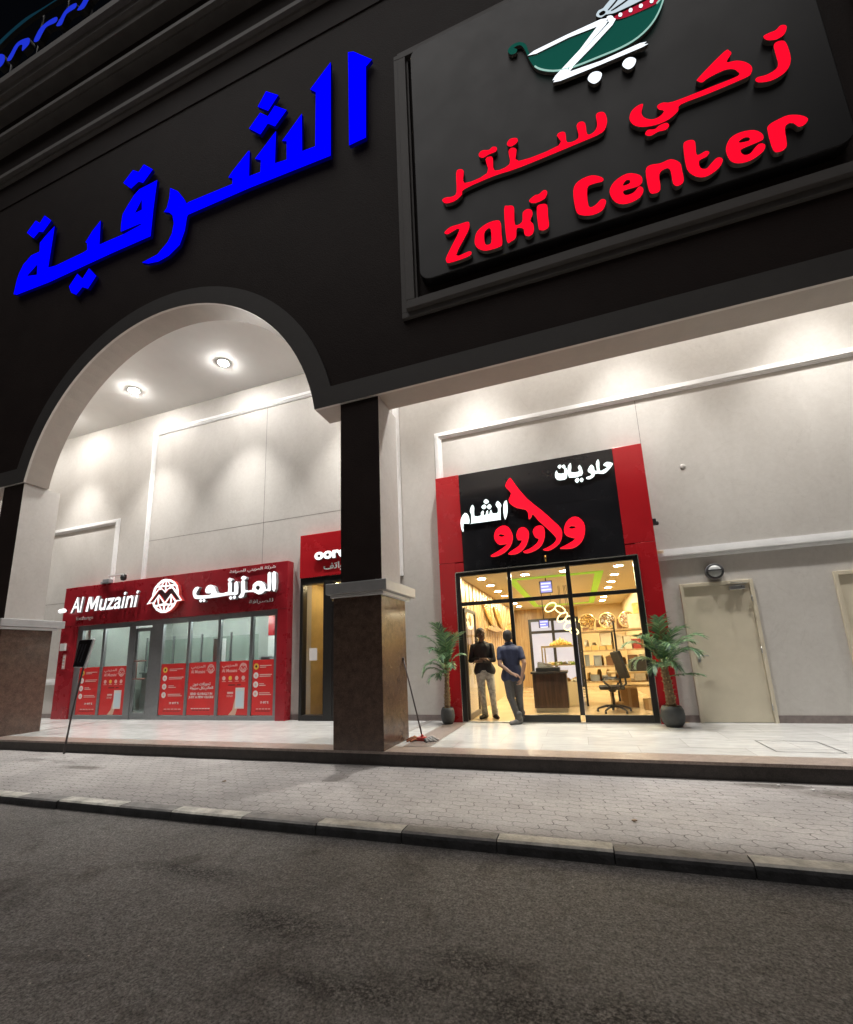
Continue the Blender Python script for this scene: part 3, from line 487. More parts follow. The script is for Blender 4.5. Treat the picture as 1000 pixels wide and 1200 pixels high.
for q in ((hx0, hx1, hy0, hy0 + g), (hx0, hx1, hy1 - g, hy1), (hx0, hx0 + g, hy0 + g, hy1 - g), (hx1 - g, hx1, hy0 + g, hy1 - g)):
    mb.add([(q[0], q[2], .008), (q[1], q[2], .008), (q[1], q[3], .008), (q[0], q[3], .008)], [(0, 1, 2, 3)])
tag(mb.build('floor_hatch', mat('hatch_joint', (.03, .03, .03), .6)), kind='structure')

# ------------------------------------------------------------------ the arcade building
B = empty('arcade_building', (-4, YW, 0), 'large beige and dark brown arcade building with a round arch above its white marble platform', 'building')
# fascia: beam over the right bay, arch over the left bay, solid wall above; dark paint in front, beige inside
def arch_pts(r, n=44, x_lo=None):
    a0 = math.asin((ZB - ACZ) / r)
    return [(ACX + r * math.cos(math.pi - a0 - (math.pi - 2 * a0) * i / n), ACZ + r * math.sin(math.pi - a0 - (math.pi - 2 * a0) * i / n)) for i in range(n + 1)]
ap = arch_pts(AR)
outline = [(-24, 14.1), (-24, ZB)] + ap + [(12, ZB), (12, 14.1)]
def prism_two(mb, pts, y0, y1, mf, ms, mbk):
    n = len(pts)
    # front / back as fans of quads between the outline's lower chain and the top line
    for y, mi in ((y0, mf), (y1, mbk)):
        low = pts[1:-1]
        for i in range(len(low) - 1):
            a, b = low[i], low[i + 1]
            if abs(a[0] - b[0]) < 1e-6: continue
            mb.add([(a[0], y, a[1]), (b[0], y, b[1]), (b[0], y, 14.1), (a[0], y, 14.1)], [(0, 1, 2, 3)], mi)
    low = pts[1:-1]
    for i in range(len(low) - 1):
        a, b = low[i], low[i + 1]
        mb.add([(a[0], y0, a[1]), (b[0], y0, b[1]), (b[0], y1, b[1]), (a[0], y1, a[1])], [(0, 1, 2, 3)], ms)
    mb.add([(-24, y0, 14.1), (12, y0, 14.1), (12, y1, 14.1), (-24, y1, 14.1)], [(0, 1, 2, 3)], mf)
    return mb
mb = MB(); prism_two(mb, outline, YF, YB, 0, 1, 1)
mb.box(-24, 12, YB + .001, 9.2, ZC + .15, 14.0, 1)
mb.build('fascia', ['dark_paint', SOFF], B)
# raised band along the opening
mb = MB()
po, pi = arch_pts(AR + .37), arch_pts(AR)
a0o = math.asin((ZB + .36 - ACZ) / (AR + .37))
n = 44
po = [(ACX + (AR + .37) * math.cos(math.pi - a0o - (math.pi - 2 * a0o) * i / n), ACZ + (AR + .37) * math.sin(math.pi - a0o - (math.pi - 2 * a0o) * i / n)) for i in range(n + 1)]
inn = [(-24, ZB)] + pi + [(12, ZB)]; out = [(-24, ZB + .36)] + po + [(12, ZB + .36)]
y0 = YF - .045
for i in range(len(inn) - 1):
    a, b, c, d = inn[i], inn[i + 1], out[i + 1], out[i]
    mb.add([(a[0], y0, a[1]), (b[0], y0, b[1]), (c[0], y0, c[1]), (d[0], y0, d[1])], [(0, 1, 2, 3)], 0)
    mb.add([(a[0], y0, a[1]), (b[0], y0, b[1]), (b[0], YF, b[1]), (a[0], YF, a[1])], [(0, 1, 2, 3)], 1)
    mb.add([(d[0], y0, d[1]), (c[0], y0, c[1]), (c[0], YF, c[1]), (d[0], YF, d[1])], [(0, 1, 2, 3)], 0)
mb.build('arch_band', [BAND, mat('band_edge', (.6, .57, .53), .6, .05, 5)], B)
# pillars: granite foot, capital, painted shaft
def pillar(x0, x1):
    sx0, sx1 = x0 + .125, x1 + .015
    mb = MB(); mb.add([], [])
    y1u = 6.56
    mb.box(sx0, sx1, YF + .004, y1u, 2.3, ZB - .001, 0)
    for k, f in enumerate(mb.f):
        c = sum((Vector(mb.v[i]) for i in f), Vector()) / 4
        mb.m[k] = 0 if c.y < YF + .01 else 1
    p = mb.build('pillar', ['dark_paint', 'plaster'], B)
    c = MB(); c.box(x0 - .085, x1 + .13, 5.73, 6.95, 2.235, 2.40); c.build('capital', [mat('capital_grey', (.42, .42, .42), .45, .08, 5)], p, .012)
    c = MB(); c.box(x0 - .03, x1 + .06, 5.78, 6.86, 2.185, 2.233); c.build('capital_moulding', 'trim_white', p, .008)
    f = MB(); f.box(x0, x1, YF, 6.78, 0, 2.184); f.build('granite_foot', ['granite_brown'], p, .006)
    return p
pillar(-3.465, -2.668); pillar(-12.16, -11.36)

# cornices and upper wall (all above the dark fascia)
mb = MB()
mb.box(-24, 12, YF - .02, YB, 14.1, 14.9)
mb.box(-24, 12, YF + .12, YB, 15.1, 16.5); mb.box(-24, 12, YF + .12, YB, 16.7, 17.85)
mb.build('upper_wall', 'dark_paint', B)
UP = mat('cornice_grey', (.28, .262, .25), .6, .15, 1.5, .2, 40)
for i, (zs, outs) in enumerate((((14.9, 14.98, 15.1), (.10, .18)), ((16.5, 16.58, 16.7), (.12, .22)), ((17.85, 18.15, 18.35, 18.57), (.18, .3, .42)))):
    mb = MB()
    for k in range(len(outs)): mb.box(-24, 12, YF - outs[k], YB + .3, zs[k], zs[k + 1] - .0)
    mb.build('cornice', UP, B)

# ceiling of the arcade
mb = MB(); mb.box(-24, 12, YB + .002, 8.9, ZC, ZC + .12); mb.build('arcade_ceiling', CEIL, B)
# back wall built round the three shopfronts
mb = MB()
for x0, x1, z0 in ((-24, -13.3, 0), (-13.3, -6.45, 2.6), (-6.45, -5.88, 0), (-5.88, -3.62, 3.1), (-3.62, -2.24, 0), (-2.24, 1.22, 2.9), (1.22, 12, 0)):
    mb.box(x0, x1, YW, 8.9, z0, ZC - .001)
wall = mb.build('back_wall', 'plaster', B)
# white mouldings on the wall: stepped profile
def mould(name, pts, wdt=.15, closed=False):
    mb = MB()
    for (ax, az), (bx, bz) in zip(pts[:-1], pts[1:]):
        for (o0, o1, dep) in ((0, wdt, .022), (wdt * .12, wdt * .88, .038), (wdt * .34, wdt * .66, .055)):
            if abs(az - bz) < 1e-6:
                mb.box(min(ax, bx) + o0, max(ax, bx) - o0, YW - dep, YW + .01, az - o1, az - o0)
            else:
                s = 1 if bx >= 0 and False else 1
                mb.box(ax + o0, ax + o1, YW - dep, YW + .01, min(az, bz), max(az, bz) - o0 - .0005)
    return mb.build(name, TRIM, wall)
def frame_mould(xl, xr, zt, zb, left=True, right=True, wdt=.16):
    mb = MB()
    for (o0, o1, dep) in ((0, wdt, .022), (wdt * .12, wdt * .88, .038), (wdt * .34, wdt * .66, .055)):
        mb.box(xl + o0, xr - o0, YW - dep, YW + .01, zt - o1, zt - o0)
        if left: mb.box(xl + o0, xl + o1, YW - dep, YW + .01, zb, zt - o1 - .0004)
        if right: mb.box(xr - o1, xr - o0, YW - dep, YW + .01, zb, zt - o1 - .0004)
    mb.build('wall_moulding', TRIM, wall)
frame_mould(-11.16, -3.42, 8.07, 3.0)
frame_mould(-20.0, -12.19, 5.56, 3.0, left=False)
frame_mould(-2.58, 11.0, 6.16, 3.05)
mb = MB()
for xa, xb, zz, k in ((1.485, 12, 2.78, 1), (-24, -13.8, .90, .8)):
    mb = MB()
    for (o0, o1, dep) in ((0, .2, .022), (.03, .17, .045), (.07, .125, .07)): mb.box(xa, xb, YW - dep, YW + .01, zz + o0 * k, zz + o1 * k)
    mb.build('dado_moulding', TRIM, wall)
JT = mat('joint_dark', (.10, .09, .08), .8)
for q in ((-7.16, -7.152, 4.73, 7.9), (-7.16, -7.152, 3.6, 4.722), (-11.0, -3.6, 4.722, 4.73), (-2.3, -2.24, 4.2, 4.207), (-20, -12.19, 3.23, 3.238), (1.52, 1.527, 2.98, 5.99)):
    mb = MB(); mb.box(q[0], q[1], YW - .002, YW + .01, q[2], q[3]); mb.build('wall_joint', JT, wall)
for a, b in ((-24, -13.8), (-6.25, -5.95), (-3.55, -2.55), (1.49, 1.79), (2.88, 3.985), (5.1, 12)):
    mb = MB(); mb.box(a, b, YW - .014, YW + .01, 0, .12); mb.build('skirting', mat('skirting_stone', (.20, .165, .155), .35, .2, 12), wall)
# service doors
def service_door(x0, x1, zt):
    fr = MB(); t = .055
    fr.box(x0, x0 + t, YW - .04, YW + .02, 0, zt); fr.box(x1 - t, x1, YW - .04, YW + .02, 0, zt); fr.box(x0 + t, x1 - t, YW - .04, YW + .02, zt - t - .01, zt)
    d = MB(); d.box(x0 + t + .004, x1 - t - .004, YW - .012, YW + .02, .012, zt - t - .015)
    do = d.build('service_door', DOORP, B, .003)
    fr.build('door_frame', DOORP, do, .006)
    hz = [(x1 - t - .004, z) for z in (.25, 1.15, 2.0)]
    for x, z in hz:
        h = MB(); h.tube([(x, YW - .045, z - .05), (x, YW - .045, z + .05)], .009, 8); h.build('hinge', STEEL, do)
    h = MB(); hx = x0 + .13
    h.box(hx - .02, hx + .02, YW - .024, YW - .01, .98, 1.18)
    h.tube([(hx, YW - .02, 1.09), (hx, YW - .075, 1.09), (hx + .13, YW - .08, 1.085)], .010, 8)
    h.build('handle', STEEL, do)
    c = MB(); c.box(x1 - .36, x1 - .14, YW - .075, YW - .012, zt - .16, zt - .10); c.build('door_closer', STEEL, do, .006)
    a = MB(); a.tube([(x1 - .3, YW - .06, zt - .095), (x1 - .12, YW - .16, zt - .075), (x1 - .33, YW - .045, zt - .03)], .007, 6); a.build('closer_arm', STEEL, do)
service_door(1.79, 2.885, 2.325); service_door(3.985, 5.08, 2.34)

# big sign panel with frame on the fascia
PS = empty('sign_panel', (1, YF, 7), 'dark framed sign panel with red lettering and white trolley emblem on the upper facade', 'sign')
fx0, fx1, fz0, fz1 = -2.17, 4.55, 6.656, 12.35
mb = MB()
def ring(x0, x1, z0, z1, wd, ya, yb):
    mb.box(x0, x1, ya, yb, z0, z0 + wd); mb.box(x0, x1, ya, yb, z1 - wd, z1)
    mb.box(x0, x0 + wd, ya, yb, z0 + wd + .0005, z1 - wd - .0005); mb.box(x1 - wd, x1, ya, yb, z0 + wd + .0005, z1 - wd - .0005)
ring(fx0, fx1, fz0, fz1, .10, YF - .06, YF + .01)
ring(fx0 + .1005, fx1 - .1005, fz0 + .1005, fz1 - .1005, .15, YF - .13, YF + .01)
ring(fx0 + .251, fx1 - .251, fz0 + .251, fz1 - .251, .04, YF - .08, YF + .01)
mb.build('frame_moulding', mat('frame_grey', (.16, .148, .14), .55, .1, 3, .1, 40), PS, .008)
def rrect(x0, x1, z0, z1, r, n=6):
    out = []
    for cx, cz, a in ((x1 - r, z1 - r, 0), (x0 + r, z1 - r, 90), (x0 + r, z0 + r, 180), (x1 - r, z0 + r, 270)):
        for i in range(n + 1):
            t = R(a + 90 * i / n); out.append((cx + r * math.cos(t), cz + r * math.sin(t)))
    return out
mb = MB(); prism_xz(mb, rrect(-1.80, 3.80, 7.135, 12.1, .2), YF - .17, YF + .01)
mb.build('panel_board', mat('panel_dark', (.017, .0155, .017), .45, .1, 2), PS, .01)
YL = 5.60
EDGE = mat('letter_edge', (.25, .22, .2), .5)
ERED = emis('neon_red', (1.0, .003, .022), 1.1, (.05, .002, .004))
EWHT = emis('neon_white', (.86, .93, 1.0), 1.25, (.7, .7, .7))
sign('red_lettering', DATA['red'], YL, .06, [ERED, EDGE], PS, 3)
EM = sign('trolley_emblem', DATA['logo_green'], YL + .012, .045, [emis('emblem_green', (.005, .06, .045), 1.0, (.02, .12, .09)), EDGE], PS, 3)
sign('emblem_z_stroke', DATA['logo_white'], YL - .01, .05, [EWHT, EDGE], EM, 2)
for p in DATA['logo_wheel']: sign('emblem_wheel', [p], YL - .005, .05, [EWHT, EDGE], EM, 3)
sign('emblem_red_trim', DATA['logo_red'], YL, .03, [emis('emblem_red', (.35, .01, .03), 1.0, (.3, .02, .03)), EDGE], EM, 2)
ol = MB()
ol.tube([(p.x, YL - .004, p.y) for p in catmull(DATA['logo_green'][0], 3)[3:34]], .011, 6); ol.build('emblem_outline', emis('outline_pale', (.30, .52, .46), 1.0, (.4, .5, .45)), EM)
sign('emblem_dots', DATA['logo_dot'], YL - .012, .03, [EWHT, EDGE], EM, 2)
sign('emblem_hood', DATA['logo_hood'], YL - .006, .05, [emis('emblem_hood_white', (.5, .6, .66), 1.0, (.5, .5, .5)), EDGE], EM, 2)

bs = sign('blue_sign', DATA['blue'], 5.73, .06, [emis('neon_blue', (.0, .0, 1.0), 1.3, (0, 0, .02)), emis('neon_blue_side', (0, 0, .3), .15, (0, 0, .05))])
tag(bs, 'glowing blue angular Arabic lettering fixed on the dark facade above the arch', 'sign')
RS = empty('rooftop_sign', (-13, YF, 19.94), 'blue and green neon strokes standing on the roof edge against the black sky', 'sign')
sign('blue_strokes', DATA['roof_blue'], 5.83, .15, [emis('roof_neon_blue', (.012, .03, .55), 1.0, (0, 0, .2)), DARK], RS, 3)
sign('green_arc', DATA['roof_green'], 5.83, .1, [emis('roof_neon_green', (.004, .02, .035), 1.0, (0, .05, .05)), DARK], RS, 3)
mb = MB()
for x in (-15.5, -14.2, -13, -11.8): mb.tube([(x, 5.98, 18.55), (x, 5.98, 21.0 + (1.0 if x > -14.5 and x < -12.5 else 0))], .03, 6)
mb.build('sign_frame', DARK, RS)

# arcade downlights
DL = emis('downlight_glow', (1.0, .965, .915), 560.0)
def downlight(x, label):
    t = empty('downlight', (x, 7.57, ZC), label, 'ceiling light', 'downlights along the arcade ceiling')
    c = MB(); c.lathe((x, 7.57, ZC - .062), [(.001, 0), (.05, .006), (.085, .02), (.098, .042), (.1, .060)], 24); c.build('lamp_lens', DL, t)
    c = MB(); c.lathe((x, 7.57, ZC - .02), [(.127, 0), (.16, 0), (.165, .018), (.127, .018)], 24, caps=False); c.build('rim', WHITE, t)
    l = bpy.data.lights.new('lamp', 'SPOT'); l.energy = LAMP_W; l.spot_size = R(72); l.spot_blend = 1.0; l.shadow_soft_size = .09; l.color = (1.0, .975, .93)
    o = bpy.data.objects.new('lamp', l); COL.objects.link(o); o.parent = t; o.location = (0, 0, -.10)
lab = {-10.65: 'round downlight in arcade ceiling, the left of two seen through the arch', -7.63: 'round downlight in arcade ceiling, the right of two seen through the arch'}
for i in range(-3, 6):
    x = -7.63 + 3.02 * i
    downlight(x, lab.get(round(x, 2), 'round downlight in the arcade ceiling, hidden behind the dark facade'))

# ------------------------------------------------------------------ exchange shopfront
X = empty('exchange_shopfront', (-10, YS, 0), 'red exchange shopfront with white Al Muzaini lettering and red posters along its windows', 'shopfront')
xl, xr, il, ir, zt, zo = -13.80, -6.24, -13.18, -6.50, 3.605, 2.49
mb = MB(); mb.box(xl, xr, YS - .04, YW + .03, zo, zt); mb.build('fascia_board', RED, X, .006)
mb = MB(); mb.box(xl, il, YS - .036, YW + .03, .0, zo - .001); mb.build('side_post', RED, X, .006)
mb = MB(); mb.box(ir, xr, YS - .036, YW + .03, .0, zo - .001); mb.build('side_post', RED, X, .006)
yL = 8.345
WLT = emis('white_letters_lit', (.93, .97, 1.0), .95, (.7, .7, .7)); LSIDE = mat('letter_return_grey', (.30, .31, .33), .4)
LT = [text('t', 'Al', -13.33, -12.87, 2.853, 3.285, yL, .05, [WLT, LSIDE], X, bold=.012, shear=.16, res=3), text('t', 'uzaini', -12.22, -10.80, 2.845, 3.285, yL, .05, [WLT, LSIDE], X, bold=.012, shear=.16, res=3)]
mp_pts = [(0, 0), (.03, 1), (.26, 1), (.5, .45), (.74, 1), (.97, 1), (1, 0), (.80, 0), (.785, .66), (.57, .14), (.43, .14), (.215, .66), (.20, 0)]
LT.append(sign('t', [[(-12.74 + .44 * u + .16 * .40 * v, 2.853 + .40 * v) for u, v in mp_pts]], yL, .05, [WLT, LSIDE], X))
merge(LT, 'latin_lettering', X)
text('small_lettering', 'Exchange', -13.2, -12.55, 2.62, 2.75, yL + .085, .012, [mat('letter_pale', (.75, .68, .68), .5)], X)
sign('arabic_lettering', DATA['mz_ar'], yL, .09, [WLT, LSIDE], X, 2)
sign('globe_emblem', DATA['mz_globe'], yL, .09, [WLT, emis('emblem_side_red', (.5, .06, .04), .5, (.5, .05, .04))], X)
gb = DATA['mz_globe'][0]
sign('emblem_back', [gb], yL + .03, .07, [mat('emblem_dark', (.10, .03, .045), .3)], X)
ar_small = "\ufeb7\ufeae\ufedb\ufe94 \ufe8d\ufedf\ufee4\ufeb0\ufef3\ufee8\ufef2 \ufedf\ufee0\ufebc\ufeae\ufe8d\ufed3\ufe94"
def rtl(s): return s[::-1]
text('small_arabic_lettering', rtl(ar_small), -7.92, -6.57, 3.425, 3.535, yL + .085, .012, [MATS['letter_pale']], X, bold=.015)
text('small_arabic_lettering', rtl("\ufedf\ufee0\ufebc\ufeae\ufe8d\ufed3\ufe94"), -7.3, -6.62, 2.64, 2.75, yL + .085, .012, [MATS['letter_pale']], X, bold=.01)
# frames and glazing: bottom z .1; columns
cols = [-13.08, -12.91, -12.14, -11.11]       # left window: jamb .. two panes
yA, yBk = 8.50, 8.58
mb = MB()
mb.box(il + .001, ir - .001, yA, yBk, 2.36, zo - .001); mb.box(il + .001, -11.12, yA, yBk, 0.0, .10); mb.box(-10.2, ir - .001, yA, yBk, 0.0, .10)
for x0, x1 in ((il + .001, -12.98), (-12.18, -12.10), (-11.20, -10.98), (-10.40, -10.02), (-9.19, -9.12), (-8.25, -8.17), (-7.29, -7.21), (-6.60, ir - .001)):
    mb.box(x0, x1, yA + .001, yBk + .001, .1005 if x0 not in (-11.20, -10.40) else .004, 2.3595)
mb.build('window_frame', ALU, X, .004)
panes = [(-12.98, -12.18), (-12.10, -11.20), (-10.02, -9.19), (-9.12, -8.25), (-8.17, -7.29), (-7.21, -6.60)]
for x0, x1 in panes:
    g = MB(); g.box(x0, x1, yA + .03, yA + .038, .101, 2.359); g.build('window_pane', 'glass_exchange', X)
# glass door, slightly recessed
d = MB(); d.box(-10.975, -10.90, yA + .02, yA + .06, .02, 2.30); d.box(-10.48, -10.405, yA + .02, yA + .06, .02, 2.30); d.box(-10.90, -10.48, yA + .02, yA + .06, 2.21, 2.30); d.box(-10.90, -10.48, yA + .02, yA + .06, .02, .16)
dr = d.build('glass_door', ALU, X, .003)
g = MB(); g.box(-10.90, -10.48, yA + .035, yA + .043, .16, 2.21); g.build('door_pane', 'glass_exchange', dr)
h = MB(); h.tube([(-10.90, yA - .02, 1.0), (-10.5, yA - .02, 1.0)], .018, 8); h.tube([(-10.90, yA - .02, 1.45), (-10.5, yA - .02, 1.45)], .018, 8); h.tube([(-10.8, yA - .02, 1.0), (-10.8, yA - .02, 1.45)], .012, 8)
h.build('handle', mat('handle_rust', (.16, .07, .05), .4), dr)
# posters in the lower half of each pane
PW = mat('poster_white', (.75, .72, .70), .5); PY = mat('poster_yellow', (.75, .5, .08), .5); PD = mat('poster_dark', (.05, .02, .02), .5); SKIN0 = mat('poster_hand', (.62, .40, .30), .5); PB = mat('phone_screen_blue', (.62, .74, .80), .4)
PP = mat('poster_pink', (.72, .45, .42), .5)
def disc(mb, cx, cz, r, y, mi=0, n=16):
    mb.add([(cx + r * math.cos(2 * math.pi * i / n), y, cz + r * math.sin(2 * math.pi * i / n)) for i in range(n)], [list(range(n))], mi)
def poster(x0, x1, kind):
    z0, z1 = .115, 1.345; yp = yA + .026; wd = x1 - x0
    p = MB(); p.box(x0 + .012, x1 - .012, yp, yp + .003, z0, z1); po = p.build('poster', POST, X)
    parts = []; yy = yp - .002
    def fx(u): return x0 + .012 + u * (wd - .024)
    def fz(v): return z0 + v * (z1 - z0)
    mb = MB()
    if kind in ('clicks', 'phone'):
        parts.append(text('t', rtl("\ufe8d\ufedf\ufee4\ufeb0\ufef3\ufee8\ufef2"), fx(.08), fx(.60), fz(.87), fz(.95), yy, .001, [PP], res=1, bold=.02))
        parts.append(text('t', 'Al Muzaini', fx(.08), fx(.60), fz(.79), fz(.855), yy, .001, [PP], res=1, bold=.02))
        g = DATA['mz_globe']; gx = [q[0] for q in g[0]]; gz = [q[1] for q in g[0]]
        def mapg(q): return [(fx(.64) + (a - min(gx)) / (max(gx) - min(gx)) * (fx(.96) - fx(.64)), fz(.78) + (b - min(gz)) / (max(gz) - min(gz)) * (fz(.96) - fz(.78))) for a, b in q]
        parts.append(sign('t', [mapg(q) for q in g], yy, .001, [PP]))
    if kind == 'clicks':
        parts.append(text('t', rtl("\ufe97\ufea4\ufeee\ufef3\ufefc\ufe95 \ufea9\ufeed\ufee5"), fx(.18), fx(.82), fz(.54), fz(.62), yy, .001, [PW], res=1, bold=.03))
        parts.append(text('t', rtl("\ufe8d\ufedf\ufecc\ufe8e\ufedf\ufee2 \ufe91\ufedc\ufede \ufeb3\ufeec\ufeee\ufedf\ufe94"), fx(.08), fx(.92), fz(.46), fz(.54), yy, .001, [PW], res=1, bold=.03))
        parts.append(text('t', 'SEND GLOBALLY IN', fx(.10), fx(.90), fz(.375), fz(.425), yy, .001, [PW], res=1, bold=.03))
        parts.append(text('t', 'JUST A FEW CLICKS', fx(.05), fx(.95), fz(.30), fz(.36), yy, .001, [PW], res=1, bold=.035))
        for k in range(7): mb.box(fx(.16 + k * .1), fx(.235 + k * .1), yy, yy + .001, fz(.115), fz(.13), 0)
        for k in range(5): mb.box(fx(.2 + k * .13), fx(.3 + k * .13), yy, yy + .001, fz(.085), fz(.095), 2)
    if kind == 'phone':
        for k in range(4):
            disc(mb, fx(.16 + k * .22), fz(.68), .05, yy, 3 if k != 1 else 1); mb.box(fx(.10 + k * .22), fx(.23 + k * .22), yy, yy + .001, fz(.615), fz(.625), 3)
        mb.box(fx(.32), fx(.56), yy, yy + .001, fz(.545), fz(.56), 2); mb.box(fx(.62), fx(.74), yy, yy + .001, fz(.545), fz(.56), 2)
        mb.box(fx(.30), fx(.50), yy, yy + .001, fz(.39), fz(.425), 3)
        # hand holding a phone
        mb.add([(fx(.36), yy - .001, fz(.0)), (fx(.50), yy - .001, fz(.10)), (fx(.56), yy - .001, fz(.28)), (fx(.60), yy - .001, fz(.36)), (fx(.66), yy - .001, fz(.30)), (fx(.66), yy - .001, fz(.12)), (fx(.60), yy - .001, fz(.0))], [list(range(7))], 4)
        mb.box(fx(.58), fx(.88), yy - .004, yy - .002, fz(.12), fz(.50), 0); mb.box(fx(.61), fx(.85), yy - .006, yy - .0045, fz(.15), fz(.44), 5)
        mb.box(fx(.66), fx(.80), yy - .006, yy - .0045, fz(.455), fz(.47), 5)
        parts.append(text('t', 'SEND', fx(.28), fx(.5), fz(.33), fz(.37), yy, .001, [PP], res=1))
    if kind == 'list':
        for k in range(4):
            disc(mb, fx(.17), fz(.88 - k * .165), .072, yy, 1 if k == 0 else 0)
            disc(mb, fx(.17), fz(.88 - k * .165), .03, yy - .001, 3 if k else 2)
            mb.box(fx(.34), fx(.34 + (.55, .58, .22, .5)[k]), yy, yy + .001, fz(.885 - k * .165), fz(.90 - k * .165), 3)
            mb.box(fx(.34), fx(.34 + (.30, .52, .30, .56)[k]), yy, yy + .001, fz(.855 - k * .165), fz(.87 - k * .165), 3)
        parts.append(text('t', '19 897 %', fx(.42), fx(.80), fz(.205), fz(.25), yy, .001, [PW], res=1, bold=.03))
        for k in range(5): mb.box(fx(.22 + k * .14), fx(.33 + k * .14), yy, yy + .001, fz(.105), fz(.12), 3)
        for k in range(5): mb.box(fx(.18 + k * .14), fx(.30 + k * .14), yy, yy + .001, fz(.07), fz(.08), 2)
    if mb.f: parts.append(mb.build('t', [PW, PY, PD, PP, SKIN0, PB]))
    if parts: merge(parts, 'print', po)
for (x0, x1), k in zip(panes, ('list', 'phone', 'list', 'clicks', 'phone', 'list')): poster(x0, x1, k)
# little fittings on the left post
mb = MB(); mb.box(-13.70, -13.50, YS - .085, YS - .03, 1.83, 2.03); tag(mb.build('meter_box', WHITE, None, .008), 'small white box on the left red post of the exchange shopfront', 'junction box')
mb = MB(); mb.box(-13.58, -13.47, YS - .05, YS - .038, 1.33, 1.72); 
for k in range(4): mb.box(-13.56, -13.49, YS - .054, YS - .0505, 1.37 + k * .085, 1.42 + k * .085, 1)
tag(mb.build('number_plate', [PP, WHITE], None, .002), 'narrow pale notice plate below the white box on the red post', 'notice')
mb = MB(); mb.tube([(-13.62, YS - .03, 2.93), (-13.62, YS - .16, 2.93)], .02, 8); mb.lathe((-13.74, YS - .18, 2.925), [(.035, 0), (.06, .05), (.06, .24), (.04, .27)], 14, 1, axis=(1, -.1, .03))
tag(mb.build('spotlight', [DARK, emis('spot_white', (1, 1, 1), .75, (.6, .6, .6))]), 'small white spotlight at the left end of the exchange sign', 'spotlight')
cx = empty('security_camera', (-11.55, 8.35, zt), 'small dome security camera on an arm above the exchange sign', 'camera')
mb = MB(); mb.box(-11.95, -11.30, 8.30, 8.38, zt + .15, zt + .185); mb.tube([(-11.45, 8.36, zt), (-11.45, 8.36, zt + .16)], .03, 8); mb.build('bracket', WHITE, cx)
mb = MB(); mb.lathe((-11.40, 8.34, zt + .05), [(.02, -.06), (.06, -.04), (.075, .02), (.07, .09), (.03, .11)], 14); mb.build('dome', DARK, cx)
mb = MB(); mb.box(-12.22, -12.0, 8.36, 8.5, zt, zt + .11); mb.box(-12.36, -12.2195, 8.4, 8.49, zt, zt + .05)
tag(mb.build('cable_box', GREYP, None, .01), 'grey cable box lying on top of the exchange sign', 'junction box')

# exchange room behind the glass
rm = mat('exchange_wall', (.42, .45, .42), .6, .06, 2)
mb = MB(); ry = 11.6
mb.box(-13.25, -6.45, ry, ry + .1, 0, 2.9); mb.box(-13.35, -13.25, 8.9, ry, 0, 2.9); mb.box(-6.45, -6.35, 8.9, ry, 0, 2.9)
tag(mb.build('exchange_room_wall', rm), kind='structure')
mb = MB(); mb.box(-13.25, -6.45, 8.6, ry, 2.8, 2.9); tag(mb.build('exchange_room_ceiling', mat('room_ceiling', (.5, .51, .5), .7)), kind='structure')
mb = MB(); mb.add([(-13.25, 8.6, .012), (-6.45, 8.6, .012), (-6.45, ry, .012), (-13.25, ry, .012)], [(0, 1, 2, 3)]); tag(mb.build('exchange_room_floor', mat('room_floor', (.3, .3, .29), .25, .1, 3)), kind='structure')
ct = empty('service_counter', (-10, 10.6, 0), 'grey teller counter with glass screen inside the exchange shop', 'counter')
mb = MB(); mb.box(-13.0, -8.6, 10.4, 10.5, .012, 1.1); mb.box(-13.0, -8.6, 10.3, 10.75, 1.1, 1.14); mb.build('counter_front', mat('counter_grey', (.25, .27, .26), .3, .08, 5), ct, .004)
for k in range(4):
    mb = MB(); mb.box(-12.95 + k * 1.1, -12.9 + k * 1.1, 10.42, 10.46, 1.14, 2.2); mb.build('screen_post', ALU, ct)
mb = MB(); mb.box(-12.9, -8.65, 10.435, 10.443, 1.3, 2.1); mb.build('screen_glass', 'glass_exchange', ct)
mb = MB(); mb.box(-9.0, -8.1, 11.3, 11.55, .012, 2.1); mb.box(-9.0, -8.1, 11.29, 11.56, 2.1, 2.8, 1); tag(mb.build('wall_panel', [WHITE, RED2]), 'white panel with a red header at the back of the exchange shop', 'panel')
mb = MB(); mb.box(-7.35, -6.85, 9.6, 9.9, .012, 2.15); tag(mb.build('white_column', WHITE), 'white boxed column inside the exchange shop near its right end', 'column')
mb = MB(); mb.box(-9.05, -8.78, 9.2, 9.35, .012, 1.95); tag(mb.build('rollup_stand', WHITE), 'narrow white banner stand behind the exchange window', 'stand')
mb = MB(); mb.box(-8.2, -7.9, 10.0, 10.3, .5, 1.45, 1); mb.box(-8.15, -7.95, 10.05, 10.25, .012, .5, 1); tag(mb.build('ticket_kiosk', [WHITE, GREYP], None, .02), 'slim grey ticket kiosk standing inside the exchange shop', 'kiosk')
mb = MB(); mb.box(-8.05, -7.55, 10.9, 11.4, .012, 2.2); mb.box(-7.802, -7.798, 10.895, 10.9, .1, 2.15, 1); tag(mb.build('white_cabinet', [WHITE, GREYP], None, .01), 'tall white cabinet at the back of the exchange shop', 'cabinet')
TUBE = emis('tube_light_white', (.95, 1.0, .98), 210.0)
